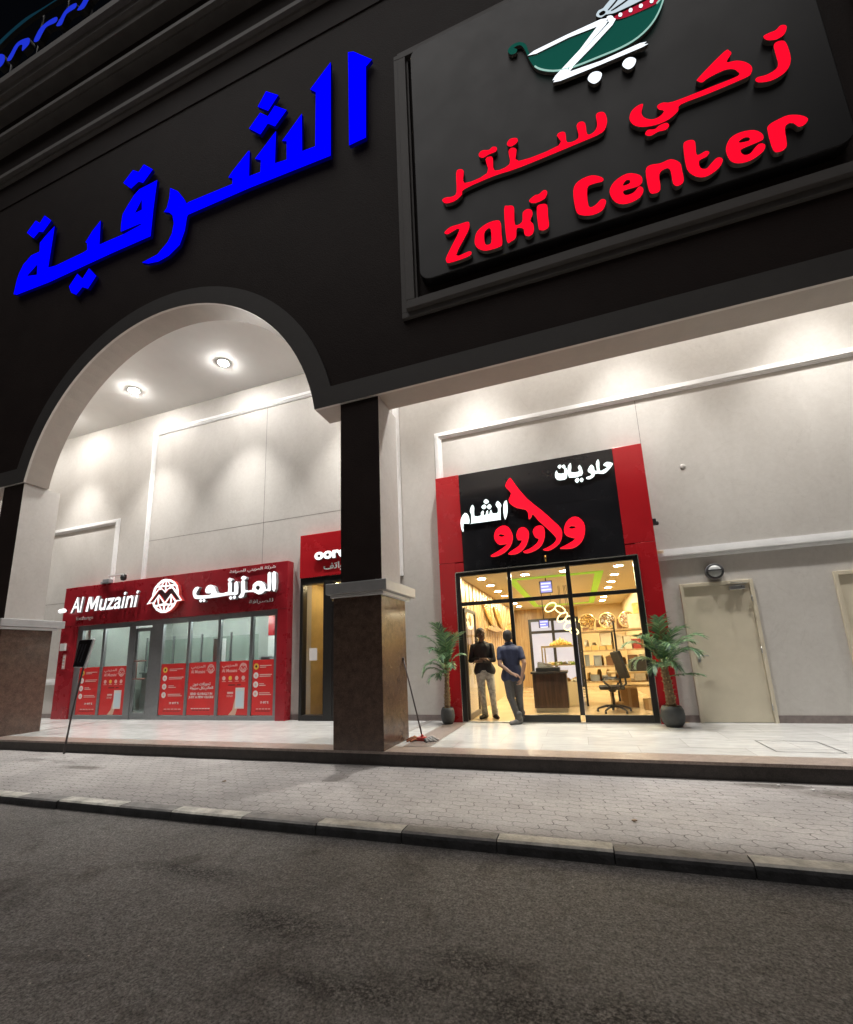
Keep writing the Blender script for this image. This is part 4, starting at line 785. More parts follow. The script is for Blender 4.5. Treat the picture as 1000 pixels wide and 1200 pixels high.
for k, (x, y) in enumerate(((-8.1, 10.2), (-7.0, 10.1), (-12.2, 10.0), (-10.3, 10.0))):
    t = empty('tube_light', (x, y, 2.8), ('white tube light inside the exchange shop, over the ticket kiosk', 'white tube light inside the exchange shop, over the white column', 'white tube light inside the exchange shop, over the left posters', 'white tube light inside the exchange shop, behind the glass door')[k], 'tube light', 'tube lights in the exchange shop')
    mb = MB(); mb.box(x - .42, x + .42, y - .05, y + .05, 2.76, 2.80); mb.build('housing', WHITE, t)
    mb = MB(); mb.tube([(x - .4, y, 2.735), (x + .4, y, 2.735)], .022, 10); mb.build('tube', TUBE, t)

# ------------------------------------------------------------------ phone shopfront behind the pillar
P = empty('phone_shopfront', (-4.85, YS, 0), 'narrow red phone shop with white rounded letters, half hidden behind the pillar', 'shopfront')
mb = MB(); mb.box(-5.94, -3.64, YS, YW + .03, 3.15, 4.175); mb.build('sign_board', RED2, P, .01)
text('white_lettering', 'ooredoo', -5.52, -4.02, 3.525, 3.79, YS - .05, .05, [WLT, LSIDE], P, bold=.05, res=3)
text('arabic_lettering', rtl("\ufeeb\ufeee\ufe8d\ufe97\ufed2"), -5.30, -4.62, 3.25, 3.45, YS - .012, .012, [WHITE], P, bold=.02, res=3)
mb = MB()
mb.box(-5.93, -5.86, YS + .02, YW + .02, 0, 3.149); mb.box(-5.32, -5.10, YS + .02, YW + .02, 0, 3.149); mb.box(-5.86, -5.32, YS + .02, YW + .02, 3.0, 3.149); mb.box(-5.86, -5.32, YS + .02, YW + .02, 0, .12)
mb.box(-3.72, -3.64, YS + .02, YW + .02, 0, 3.149); mb.box(-5.10, -3.72, YS + .02, YW + .02, 2.45, 2.55); mb.box(-5.10, -3.72, YS + .02, YW + .02, 3.0, 3.149); mb.box(-5.10, -3.72, YS + .02, YW + .02, 0, .1)
mb.box(-5.10, -5.03, YS + .03, YW + .01, .1, 2.45)
mb.build('door_frame', FRAME, P, .004)
mb = MB(); mb.box(-5.86, -5.32, YS + .08, YS + .088, .12, 3.0); mb.build('side_pane', 'glass_clear', P)
mb = MB(); mb.box(-5.03, -3.72, YS + .08, YS + .088, .1, 2.45); mb.build('door_pane', 'glass_clear', P)
mb = MB(); mb.box(-5.70, -5.50, YS + .072, YS + .075, 1.28, 1.55); mb.build('paper_notice', PW, P)
YEL = mat('phone_room_yellow', (.62, .46, .20), .6, .12, 3)
mb = MB(); mb.box(-5.95, -3.6, 9.9, 10.0, 0, 3.2); mb.box(-6.05, -5.95, 8.9, 10, 0, 3.2); mb.box(-3.6, -3.5, 8.9, 10, 0, 3.2); mb.box(-5.95, -3.6, 8.9, 9.9, 3.1, 3.2); mb.box(-5.95, -3.6, 8.68, 9.9, .004, .012)
tag(mb.build('phone_room_wall', YEL), kind='structure')
mb = MB(); mb.box(-5.85, -5.1, 9.5, 9.85, .012, .95); mb.box(-5.88, -5.05, 9.46, 9.88, .95, .99, 1); tag(mb.build('display_cabinet', [WHITE, 'wood_warm'], None, .01), 'low white display cabinet inside the narrow phone shop', 'cabinet')
for x, lb in ((-5.45, 'warm recessed lamp in the phone shop ceiling, over the display cabinet'), (-4.4, 'warm recessed lamp in the phone shop ceiling, hidden behind the pillar')):
    mb = MB(); mb.lathe((x, 9.3, 3.07), [(.09, 0), (.09, .03), (.001, .03)], 16); tag(mb.build('recessed_lamp', emis('warm_lamp', (1.0, .80, .45), 60.0)), lb, 'ceiling light', 'lamps of the phone shop')

# ------------------------------------------------------------------ sweets shopfront
S = empty('sweets_shopfront', (-.5, YS, 0), 'red and black sweets shopfront with glowing red hand lettering above lit glass', 'shopfront')
wx0, wx1 = -2.205, 1.165; sx0, sx1 = -2.545, 1.49; bx0, bx1 = -2.033, .985; ztop = 5.0; zg = 2.895
mb = MB(); mb.box(sx0, bx0, YS - .03, YW + .03, 3.12, ztop); mb.build('red_panel', RED2, S, .005)
mb = MB(); mb.box(bx1, sx1, YS - .03, YW + .03, 3.12, ztop); mb.build('red_panel', RED2, S, .005)
mb = MB(); mb.box(sx0, wx0 - .001, YS - .03, YW + .03, 0, 3.112); mb.build('red_panel', RED2, S, .005)
mb = MB(); mb.box(wx1 + .001, sx1, YS - .03, YW + .03, 0, 3.112); mb.build('red_panel', RED2, S, .005)
for a, b in ((wx0, bx0), (bx1, wx1)): mb = MB(); mb.box(a, b, YS - .028, YW + .03, zg + .02, 3.1); mb.build('red_panel', RED2, S)
for a, b in ((4.055, ztop - .004), (zg + .02, 4.048)): mb = MB(); mb.box(bx0 + .002, bx1 - .002, YS - .024, YW + .03, a, b); mb.build('black_board', BLK, S, .003)
mb = MB(); mb.box(wx0, wx1, YS - .034, YS + .05, zg, zg + .018); mb.box(wx0 - .012, wx0 - .0005, YS - .045, YS + .0, 0, zg); mb.box(wx1 + .0005, wx1 + .012, YS - .045, YS + .0, 0, zg); mb.build('edge_trim', mat('trim_steel', (.6, .58, .52), .25, metal=.8), S)
SWW = emis('sweets_white', (.80, 1.0, .98), 1.05, (.7, .7, .7))
sign('white_lettering', DATA['sw_white'], 8.44, .03, [SWW, LSIDE], S, 2)
HS = sign('red_hand_lettering', DATA['sw_red'], 8.42, .06, [emis('sweets_red', (1.0, .004, .02), 1.15, (.4, .01, .02)), emis('sweets_red_side', (1.0, .05, .06), .8, (.4, .02, .02))], S, 2)
# glazed front
mb = MB(); ya, yb = YS - .02, YS + .06
mx = [(wx0, wx0 + .085), (-1.175, -1.105), (-.085, -.005), (wx1 - .085, wx1)]
for a, b in mx: mb.box(a, b, ya, yb, 0.0 if a in (wx0, mx[3][0]) else (.0 if a == -1.175 else .14), zg - .001)
for (a, b) in zip([m[1] for m in mx[:-1]], [m[0] for m in mx[1:]]):
    mb.box(a + .0003, b - .0003, ya + .001, yb - .001, zg - .075, zg - .0015); mb.box(a + .0003, b - .0003, ya + .001, yb - .001, 2.225, 2.295)
    if a > -1.2: mb.box(a + .0003, b - .0003, ya + .001, yb - .001, 0.012, .14)
mb.build('window_frame', FRAME, S, .003)
mb = MB(); mb.box(wx0, wx1, YS - .035, YS + .09, .0045, .02); mb.build('threshold', mat('threshold_steel', (.5, .48, .44), .3, metal=.7), S)
gp = [(mx[0][1], mx[1][0]), (mx[1][1], mx[2][0]), (mx[2][1], mx[3][0])]
for k, (a, b) in enumerate(gp):
    g = MB(); g.box(a, b, YS + .02, YS + .028, 2.295, zg - .075); g.build('transom_pane', 'glass_clear', S)
    if k: g = MB(); g.box(a, b, YS + .02, YS + .028, .14, 2.225); g.build('window_pane', 'glass_clear', S)
# door leaf swung inwards along the left wall
dl = MB(); hx, y0, y1 = -2.105, 8.56, 9.56
for (ya_, yb_, za, zb) in ((y0, y0 + .07, .03, 2.2), (y1 - .07, y1, .03, 2.2), (y0 + .0705, y1 - .0705, 2.13, 2.2), (y0 + .0705, y1 - .0705, .03, .13)): dl.box(hx - .02, hx + .02, ya_, yb_, za, zb)
dlo = dl.build('glass_door', mat('door_bronze', (.06, .045, .03), .35, .2, 10), S, .003)
g = MB(); g.box(hx - .004, hx + .004, y0 + .07, y1 - .07, .13, 2.13); g.build('door_pane', 'glass_clear', dlo)
h = MB(); h.tube([(hx + .06, y1 - .16, .65), (hx + .06, y1 - .16, 1.65)], .014, 8); h.tube([(hx, y1 - .16, .75), (hx + .06, y1 - .16, .75)], .01, 6); h.tube([(hx, y1 - .16, 1.55), (hx + .06, y1 - .16, 1.55)], .01, 6); h.build('handle', FRAME, dlo)
mb = MB(); mb.box(1.492, 1.55, YS - .02, YS + .06, 3.42, 3.53); mb.lathe((1.565, YS + .01, 3.44), [(.02, -.03), (.03, 0), (.02, .04)], 10); tag(mb.build('door_bell_box', DARK, None, .006), 'tiny black sensor on the right edge of the sweets shop sign', 'sensor')
mb = MB(); mb.lathe((2.15, YW - .005, 4.50), [(.045, 0), (.045, .006), (.03, .01), (.001, .011)], 14, axis=(0, -1, 0)); tag(mb.build('round_cover', mat('cover_beige', (.50, .475, .445), .5)), 'small round cover plate on the plain wall right of the sweets sign', 'cover plate')
mb = MB(); mb.lathe((-.42, YS - .05, 3.0), [(.012, -.06), (.02, .0), (.02, .06)], 10); tag(mb.build('brass_lamp', mat('brass', (.5, .32, .08), .25, metal=.9)), 'tiny brass fitting at the foot of the red hand sign', 'fitting')

# ------------------------------------------------------------------ sweets shop inside
SY0, SY1, SX0, SX1, SZ = 8.6, 17.2, -2.24, 1.62, 2.90
CREAM = mat('room_cream', (.66, .52, .30), .55, .06, 2); FLO = mat('room_floor_cream', (.60, .46, .28), .14, .08, 1.5)
mb = MB(); mb.add([(SX0, SY0, .006), (SX1, SY0, .006), (SX1, SY1, .006), (SX0, SY1, .006)], [(0, 1, 2, 3)]); tag(mb.build('shop_floor', FLO), kind='structure')
mb = MB(); mb.box(SX0 - .1, SX1 + .1, 8.9, SY1 + .1, SZ, SZ + .1); mb.box(SX0, SX1, 8.62, 8.899, SZ, SZ + .06)
tag(mb.build('shop_ceiling', mat('ceiling_cream', (.80, .70, .48), .6, .03, 2)), kind='structure')
mb = MB(); mb.box(SX0 - .1, SX0, 8.9, SY1, 0, 1.15, 1); mb.box(SX0 - .1, SX0, 8.9, SY1, 1.15, SZ - .001, 0)
for k in range(22): mb.box(SX0, SX0 + .018, 8.95 + k * .37, 8.965 + k * .37, 1.17, SZ - .01, 0)
mb.box(SX0, SX0 + .03, 8.9, SY1, 1.13, 1.17, 0)
tag(mb.build('shop_left_wall', ['wood_warm', mat('wall_gold', (.72, .58, .33), .45, .08, 2)]), kind='structure')
mb = MB(); mb.box(SX1, SX1 + .1, 8.9, SY1, 0, SZ - .001); tag(mb.build('shop_right_wall', CREAM), kind='structure')
mb = MB(); mb.box(SX0, .1, SY1, SY1 + .1, 0, SZ - .001, 0); mb.box(.1, SX1, SY1 - .01, SY1 + .1, 0, SZ - .001, 1); tag(mb.build('shop_back_wall', ['wood_warm', CREAM]), kind='structure')
# coloured cove round the ceiling
COV = emis('cove_lime', (.34, .62, .05), .5, (.35, .5, .1))
mb = MB()
for (a, b, c, d) in ((-1.36, -1.2, 9.8, 16.2), (.50, .66, 9.8, 16.2), (-1.1995, .4995, 9.8, 9.92), (-1.1995, .4995, 16.0, 16.2)): mb.box(a, b, c, d, SZ - .03, SZ - .002)
tag(mb.build('cove_light', COV), 'lime green light strip round the ceiling of the sweets shop', 'cove light')
WL = emis('shop_lamp', (1.0, .87, .58), 470.0)
for k in range(7):
    for x, side in ((-1.86, 'left'), (.92, 'right')):
        y = 9.35 + k * 1.07
        t = empty('shop_downlight', (x, y, SZ), 'oval warm downlight in the %s row of the sweets shop ceiling, %s from the window' % (side, ('first', 'second', 'third', 'fourth', 'fifth', 'sixth', 'seventh')[k]), 'ceiling light', 'downlights in the sweets shop ceiling')
        c = MB(); c.lathe((x, y, SZ - .012), [(.085, 0), (.085, .01)], 18); c.build('lamp_lens', WL, t)
        c = MB(); c.lathe((x, y, SZ - .016), [(.086, 0), (.105, 0), (.11, .015), (.086, .015)], 18, caps=False); c.build('rim', WHITE, t)
for k, x in enumerate((-.92, -.12)):
    t = empty('shop_downlight', (x, 9.35, SZ), ('warm downlight near the window, left one in the middle of the sweets shop ceiling', 'warm downlight near the window, right one in the middle of the sweets shop ceiling')[k], 'ceiling light', 'downlights in the sweets shop ceiling')
    c = MB(); c.lathe((x, 9.35, SZ - .012), [(.085, 0), (.085, .01)], 18); c.build('lamp_lens', WL, t)
    c = MB(); c.lathe((x, 9.35, SZ - .016), [(.086, 0), (.105, 0), (.11, .015), (.086, .015)], 18, caps=False); c.build('rim', WHITE, t)
for i, (x, y, e) in enumerate(((-.4, 10.0, 1.0), (-.6, 13.0, 1.0), (.2, 15.6, .8))):
    pass
# ring chandelier
ch = empty('ring_chandelier', (-.3, 11.5, SZ), 'cluster of glowing yellow rings hanging in the sweets shop', 'chandelier')
RG = emis('ring_glow', (1.0, .85, .40), 2.2)
for k, (x, y, z, r, tl) in enumerate(((-.56, 11.4, 2.36, .17, 20), (-.34, 11.6, 2.30, .15, -25), (-.30, 11.5, 2.10, .16, 30), (-.12, 11.4, 2.02, .14, -10), (-.16, 11.6, 1.88, .16, 15), (-.06, 11.5, 1.74, .12, -20))):
    c = MB(); pts = [(x + r * .8 * math.cos(a), y + r * math.sin(a) * .5, z + r * .8 * math.sin(a) * .8 + r * .8 * math.cos(a) * math.sin(R(tl))) for a in [2 * math.pi * i / 20 for i in range(21)]]
    c.tube(pts, .017, 8, caps=False); rg = c.build('ring', RG, ch)
    c = MB(); c.tube([(x, y, z + r * .8), (x * .7 - .1, 11.5, SZ)], .005, 5); c.build('wire', DARK, rg)
# gold leaf ornaments on the left wall
GOLD = mat('ornament_gold', (.85, .58, .20), .25, .1, 12, metal=.6)
def leaf(name, label, y, z, L_, H_, rot):
    mb = MB(); n = 12; pts = []
    for i in range(n + 1):
        t = i / n; pts.append((t * L_, H_ * math.sin(math.pi * t) * .5 * (1 - .3 * t)))
    for i in range(n, -1, -1):
        t = i / n; pts.append((t * L_, -H_ * .25 * math.sin(math.pi * t)))
    c, s_ = math.cos(R(rot)), math.sin(R(rot)); q = [(y + a * c - b * s_, z + a * s_ + b * c) for a, b in pts]
    q = q[:-1][:n] + q[n:-1]
    vs = [(SX0 + .03, a, b) for a, b in q] + [(SX0 + .07, a, b) for a, b in q]; m = len(q)
    mb.add(vs, [list(range(m)), list(range(2 * m - 1, m - 1, -1))] + [[i, (i + 1) % m, (i + 1) % m + m, i + m] for i in range(m)])
    # cut-in veins
    for k in range(4):
        a = L_ * (.2 + .17 * k); u = (y + a * c, z + a * s_); mb.box(SX0 + .0705, SX0 + .078, u[0] - .02, u[0] + .02, u[1] - H_ * .12, u[1] + H_ * .25)
    return tag(mb.build(name, GOLD), label, 'ornament', 'gold ornaments on the shop wall')
leaf('gold_ornament', 'gold pointed ornament on the wooden wall, leaning highest on the left', 12.3, 1.98, -1.5, .42, -24)
leaf('gold_ornament', 'gold leaf ornament lying low along the wooden wall', 11.2, 1.92, 2.6, .25, 1)
leaf('gold_ornament', 'gold pointed ornament on the wooden wall, second one rising up', 14.0, 2.0, -1.6, .5, -22)
leaf('gold_ornament', 'gold leaf ornament on the wooden wall behind the standing men, farthest from the window', 14.4, 2.02, 2.4, .35, 6)
mb = MB(); mb.tube([(SX0 + .06, 9.4 + .24 * math.cos(a), 2.0 + .17 * math.sin(a)) for a in [2 * math.pi * i / 20 for i in range(21)]], .03, 8, caps=False); tag(mb.build('wall_ring_lamp', RG), 'glowing yellow ring lamp on the left wall by the open door', 'wall lamp')
# hanging screens
def screen(x0, x1, z0, z1, y, label):
    t = empty('hanging_screen', ((x0 + x1) / 2, y, z1), label, 'screen', 'screens hanging in the sweets shop')
    c = MB(); c.box(x0 - .03, x1 + .02, y, y + .06, z0 - .02, z1 + .02); c.build('casing', DARK, t, .006)
    c = MB(); c.box(x0, x1, y - .006, y - .0005, z0, z1); c.build('display', emis('screen_violet', (.20, .22, .75), 1.1, (.1, .1, .2)), t)
    c = MB()
    for k in range(3): c.box(x0 + .01, x1 - .01 - .05 * (k % 2), y - .010, y - .0065, z1 - .06 - k * .07, z1 - .03 - k * .07)
    c.build('screen_text', emis('screen_text_white', (.9, .9, 1), 1.1), t)
    c = MB(); c.tube([((x0 + x1) / 2, y + .03, z1 + .02), ((x0 + x1) / 2, y + .03, SZ)], .012, 6); c.build('pole', DARK, t)
screen(-.66, -.43, 2.56, 2.80, 10.0, 'violet screen hanging from the sweets shop ceiling close to the window')
screen(-.92, -.70, 1.92, 2.10, 12.2, 'violet screen hanging low over the far counter of the sweets shop')
# rear glazed entrance
rd = empty('rear_entrance', (-.6, SY1, 0), 'dark framed glass entrance at the far end of the sweets shop', 'door')
mb = MB(); yq = SY1 - .08
for a in (-1.72, -.88, -.0): mb.box(a, a + .1, yq, yq + .06, .006, 2.5)
for z in (1.95, 2.40): 
    for a in (-1.62, -.78): mb.box(a + .0005, a + .7395 + (.0 if a < -1 else .0395), yq + .001, yq + .059, z, z + .1)
mb.build('frame', FRAME, rd)
mb = MB(); mb.box(-1.62, .0, yq + .03, yq + .04, .02, 1.95); mb.box(-1.62, .0, yq + .03, yq + .04, 2.05, 2.4)
mb.build('lit_pane', emis('street_beyond', (.50, .54, .74), .65, (.3, .3, .3)), rd)
# dark counter with a till
cn = empty('till_counter', (-.65, 9.9, 0), 'dark wooden till counter inside the sweets shop beside the two men', 'counter')
mb = MB(); mb.box(-1.0, -.30, 9.86, 10.5, .10, .80); mb.build('body', 'wood_dark', cn, .008)
mb = MB(); mb.box(-1.03, -.27, 9.82, 10.54, .80, .845); mb.build('worktop', mat('worktop_dark', (.03, .028, .03), .25), cn, .006)
mb = MB(); mb.box(-.97, -.33, 9.9, 10.46, .006, .0995); mb.build('plinth', STEEL, cn)
tl = empty('cash_register', (-.68, 10.0, .845), 'black cash register on the dark till counter', 'cash register')
mb = MB(); mb.box(-.92, -.42, 9.9, 10.25, .845, .93); mb.build('drawer', DARK, tl, .01)
mb = MB(); mb.add([(-.88, 9.92, .93), (-.55, 9.92, .93), (-.55, 10.2, .93), (-.88, 10.2, .93), (-.88, 9.98, 1.03), (-.6, 9.98, .97), (-.6, 10.2, .99), (-.88, 10.2, 1.05)], [(0, 1, 2, 3), (4, 7, 6, 5), (0, 4, 5, 1), (1, 5, 6, 2), (2, 6, 7, 3), (3, 7, 4, 0)]); mb.build('keyboard', DARK, tl)
# glass display case with sweets
dc = empty('display_case', (-.3, 11.4, 0), 'tall glass display case full of sweets behind the till counter', 'display case')
mb = MB(); mb.box(-.85, -.02, 11.0, 12.0, .006, .55); mb.build('base', mat('case_cream', (.62, .5, .3), .4), dc, .01)
mb = MB()
for x in (-.85, -.05): mb.box(x, x + .03, 11.0, 11.03, .55, 1.36); mb.box(x, x + .03, 11.97, 12.0, .55, 1.36)
mb.box(-.85, -.02, 11.0, 12.0, 1.36, 1.40); mb.box(-.82, -.05, 11.02, 11.98, .93, .945)
mb.build('case_frame', mat('case_brass', (.6, .45, .2), .3, metal=.7), dc)
mb = MB(); mb.box(-.82, -.05, 11.008, 11.014, .55, 1.36); mb.build('case_glass', 'glass_clear', dc)
mb = MB(); random.seed(11)
for k in range(46):
    x = random.uniform(-.78, -.1); y = random.uniform(11.1, 11.9); z = random.choice((.55, .945)); r_ = random.uniform(.03, .06)
    mb.lathe((x, y, z), [(r_, 0), (r_ * .9, .03), (r_ * .5, .06), (.001, .075)], 8, k % 3)
mb.build('sweets', [mat('sweet_gold', (.7, .42, .1), .4), mat('sweet_green', (.25, .32, .06), .5), mat('sweet_white', (.75, .7, .55), .5)], dc)
mb = MB()
for k in range(7): mb.lathe((-.62 + .07 * k, 11.45, 1.40), [(.06, 0), (.055, .05 + .02 * (3 - abs(k - 3))), (.001, .09 + .04 * (3 - abs(k - 3)))], 8)
tag(mb.build('sweet_pile', MATS['sweet_gold']), 'golden heap of sweets on top of the glass display case', 'sweets')
# shelving along the right side
sh = empty('shelf_rack', (.8, 11.6, 0), 'wooden shelf rack loaded with boxes along the right side of the sweets shop', 'shelf')
WSH = 'wood_warm'
mb = MB()
for z in (.52, .86, 1.22, 1.68): mb.box(.06, 1.55, 11.0, 11.9, z, z + .035)
mb.build('shelf_boards', WSH, sh, .004)
mb = MB()
for x in (.06, .8, 1.51):
    for y in (11.0, 11.86): mb.box(x, x + .04, y - .002, y + .042, .006, 1.90)
mb.build('posts', FRAME, sh)
random.seed(5); gold = [mat('box_gold', (.68, .45, .15), .4, .15, 10), mat('box_cream', (.72, .6, .4), .5, .1, 10), mat('box_brown', (.22, .11, .05), .5, .2, 10), mat('box_red', (.35, .05, .04), .5), mat('jar_grey', (.35, .36, .34), .3)]
boxes = [(.20, 1.255, .12, .09, 0), (.36, 1.255, .15, .11, 0), (.53, 1.255, .13, .09, 0), (.68, 1.255, .13, .10, 0), (.62, 1.36, .22, .30, 1), (.9, 1.255, .14, .34, 1), (1.08, 1.255, .15, .30, 1), (1.27, 1.255, .16, .22, 3), (1.42, 1.255, .1, .34, 2), (.17, .895, .1, .26, 4), (.4, .895, .16, .24, 4), (.66, .895, .14, .20, 2), (1.15, .895, .18, .22, 2), (1.38, .895, .14, .24, 1), (.3, .555, .2, .14, 4), (.52, .555, .12, .12, 4), (.95, .555, .2, .2, 0), (1.25, .555, .22, .22, 1), (.2, 1.715, .12, .07, 2), (.55, 1.715, .2, .06, 0), (1.3, 1.715, .3, .32, 1), (1.38, 2.04, .2, .25, 0)]
names = ['gold sweets box', 'cream sweets box', 'brown sweets box', 'red sweets box', 'grey container']
lv = {1.255: 'third shelf', 1.36: 'third shelf atop other boxes', .895: 'second shelf', .555: 'lowest shelf', 1.715: 'top shelf', 2.04: 'top shelf, on another box'}
for k, (x, z, wdt, hh, ci) in enumerate(boxes):
    o = MB(); y = 11.08
    o.box(x - wdt / 2, x + wdt / 2, y, y + .25, z, z + hh * .82); o.box(x - wdt / 2 - .004, x + wdt / 2 + .004, y - .004, y + .254, z + hh * .82 + .0005, z + hh)
    tag(o.build('goods_box', gold[ci], None, .004), '%s on the %s of the rack, %s' % (names[ci], lv[z], 'number %d from its left end' % 1 if False else ('far left end' if x < .25 else 'left part' if x < .5 else 'left of centre' if x < .75 else 'right of centre' if x < 1.12 else 'right part' if x < 1.33 else 'far right end')), 'box', 'boxes on the shelf rack')
random.seed(31)
for z, y, n, lb, gi in ((.895, 11.55, 9, 'small amber jar in the back row on the second shelf of the rack', 0), (1.255, 11.6, 8, 'small cream tub in the back row on the third shelf of the rack', 1), (1.715, 11.62, 9, 'brown packet in the back row on the top shelf of the rack', 2), (.555, 11.5, 7, 'golden tin in the back row on the lowest shelf of the rack', 0)):
    for k in range(n):
        x = .2 + 1.25 * k / (n - 1) + random.uniform(-.02, .02); hh = random.uniform(.16, .26); r_ = random.uniform(.045, .06)
        o = MB()
        if gi == 2: o.box(x - r_, x + r_, y - .05, y + .05, z, z + hh); o.box(x - r_ * .8, x + r_ * .8, y - .01, y + .01, z + hh, z + hh + .04)
        else: o.lathe((x, y, z), [(r_, 0), (r_, hh * .75), (r_ * .7, hh * .85), (r_ * .75, hh * .86), (r_ * .75, hh)], 12)
        tag(o.build(('jar', 'tub', 'packet', 'tin')[(.895, 1.255, 1.715, .555).index(z)], gold[gi] if gi != 1 else MATS['sweet_white']), lb, 'jar' if gi != 2 else 'packet', {.895: 'amber jars on the second shelf', 1.255: 'cream tubs on the third shelf', 1.715: 'brown packets on the top shelf', .555: 'golden tins on the lowest shelf'}[z])
# decorated round trays standing on the top shelf
for k, (x, z, nm) in enumerate(((.27, 1.93, 'bronze'), (.72, 1.93, 'silver'), (1.16, 1.93, 'pale patterned'))):
    t = empty('round_tray', (x, 11.3, 1.715), '%s round tray standing upright on the top shelf of the sweets shop, %s' % (nm, ('left one', 'middle one', 'right one')[k]), 'tray', 'round trays on the top shelf')
    c = MB(); c.lathe((x, 11.32, z), [(.20, 0), (.20, .02), (.17, .03), (.17, .015), (.001, .012)], 26, axis=(0, -1, .15)); c.build('plate', [mat('tray_rim', (.7, .52, .25), .3, metal=.6)], t)
    c = MB(); random.seed(20 + k)
    for i in range(60):
        a = random.uniform(0, 6.28); r_ = .155 * math.sqrt(random.random()); c.lathe((x + r_ * math.cos(a), 11.292, z + r_ * math.sin(a)), [(.022, 0), (.015, .012), (.001, .016)], 6, i % 2, axis=(0, -1, 0))
    c.build('tray_sweets', [(MATS['sweet_gold'], mat('nut_brown', (.25, .11, .03), .5)), (mat('sugar_grey', (.55, .5, .42), .5), MATS['box_brown']), (MATS['sweet_white'], mat('sweet_rose', (.5, .3, .22), .5))][k], t)
# desk in front of the rack
dk = empty('desk', (.8, 10.6, 0), 'pale wooden desk with open shelf behind the office chair', 'desk')
mb = MB(); mb.box(.55, 1.45, 10.35, 10.85, .74, .78); mb.box(.58, 1.42, 10.38, 10.82, .45, .48); mb.build('desk_boards', mat('desk_wood', (.55, .38, .18), .4, .15, 6), dk, .004)
for x in (.56, 1.40):
    for y in (10.37, 10.79): mb = MB(); mb.box(x, x + .045, y, y + .045, .006, .7395); mb.build('leg', MATS['desk_wood'], dk)
mb = MB(); mb.box(1.0, 1.38, 10.45, 10.75, .78, 1.02); mb.box(1.03, 1.35, 10.443, 10.449, .81, .99, 1); tag(mb.build('black_bag', [DARK, DARK], None, .03), 'black bag standing on the pale wooden desk', 'bag')
for k, (x, y, wdt, hh, lb) in enumerate(((.95, 10.9, .34, .40, 'large brown carton on the floor under the shelf rack'), (1.28, 10.45, .2, .22, 'small open carton on the floor below the desk, right end'), (.72, 10.6, .16, .14, 'small carton on the floor below the desk, left end'))):
    o = MB(); o.box(x - wdt / 2, x + wdt / 2, y - .14, y + .09, .006, hh); o.box(x - .03, x + .03, y - .143, y - .1405, .006, hh, 1); o.box(x - wdt / 2, x - .004, y - .14, y + .09, hh + .001, hh + .005); o.box(x + .004, x + wdt / 2, y - .14, y + .09, hh + .001, hh + .005)
    tag(o.build('carton', [mat('cardboard', (.46, .31, .16), .7, .1, 8), mat('packing_tape', (.6, .48, .3), .3)], None, .004), lb, 'carton', 'cartons on the shop floor')
# office chair
oc = empty('office_chair', (.58, 9.95, 0), 'black office chair on castors behind the sweets shop window', 'chair')
mb = MB(); mb.box(.32, .80, 9.72, 10.2, .46, .53); mb.build('seat', mat('chair_fabric', (.014, .014, .016), .6, .2, 40), oc, .03)
bkx = MB(); M = Matrix.Translation((.78, 10.1, .92)) @ Matrix.Rotation(R(-14), 4, 'Y') @ Matrix.Rotation(R(18), 4, 'Z'); bkx.box(-.03, .03, -.23, .23, -.27, .30, 0, M); bkx.build('backrest', MATS['chair_fabric'], oc, .025)
mb = MB(); mb.tube([(.74, 10.0, .48), (.85, 10.05, .55), (.84, 10.06, .75)], .022, 8); mb.build('back_support', DARK, oc)
for s_ in (9.70, 10.22):
    mb = MB(); mb.tube([(.55, s_, .50), (.42, s_, .60), (.44, s_, .68), (.7, s_, .68), (.75, s_, .58), (.66, s_, .50)], .016, 8); mb.build('armrest', DARK, oc)
mb = MB(); mb.tube([(.57, 9.96, .10), (.57, 9.96, .46)], [.03, .024], 10); mb.lathe((.57, 9.96, .40), [(.05, 0), (.09, .05), (.09, .06)], 12); mb.build('gas_column', DARK, oc)
for k in range(5):
    a = R(20 + 72 * k); e = (.57 + .33 * math.cos(a), 9.96 + .33 * math.sin(a), .07)
    mb = MB(); mb.tube([(.57, 9.96, .13), ((.57 + e[0]) / 2, (9.96 + e[1]) / 2, .125), e], [.03, .025, .016], 8); lg = mb.build('base_arm', DARK, oc)
    mb = MB(); mb.lathe((e[0] - .02, e[1], .036), [(.028, 0), (.03, .01), (.03, .03), (.028, .04)], 12, axis=(1, 0, 0)); mb.build('castor', DARK, lg)

# ------------------------------------------------------------------ things along the arcade
wl = empty('bulkhead_lamp', (2.35, YW, 2.50), 'round grey bulkhead wall lamp above the beige service door', 'wall lamp')
c = MB(); c.lathe((2.35, YW + .002, 2.50), [(.135, 0), (.135, .04), (.12, .07), (.12, .075), (.1, .075)], 28, axis=(0, -1, 0)); c.build('housing', mat('lamp_grey', (.14, .14, .145), .45, .1, 10), wl)
c = MB(); c.lathe((2.35, YW - .06, 2.50), [(.112, 0), (.10, .03), (.06, .05), (.001, .055)], 24, axis=(0, -1, 0)); c.build('lens', mat('lens_grey', (.38, .39, .39), .25), wl)
c = MB(); c.box(2.225, 2.475, YW - .125, YW - .07, 2.505, 2.525); c.lathe((2.35, YW - .075, 2.50), [(.125, -.005), (.135, .0), (.135, .012), (.118, .012)], 28, axis=(0, -1, 0)); c.build('guard', mat('guard_dark', (.05, .05, .055), .5), wl)

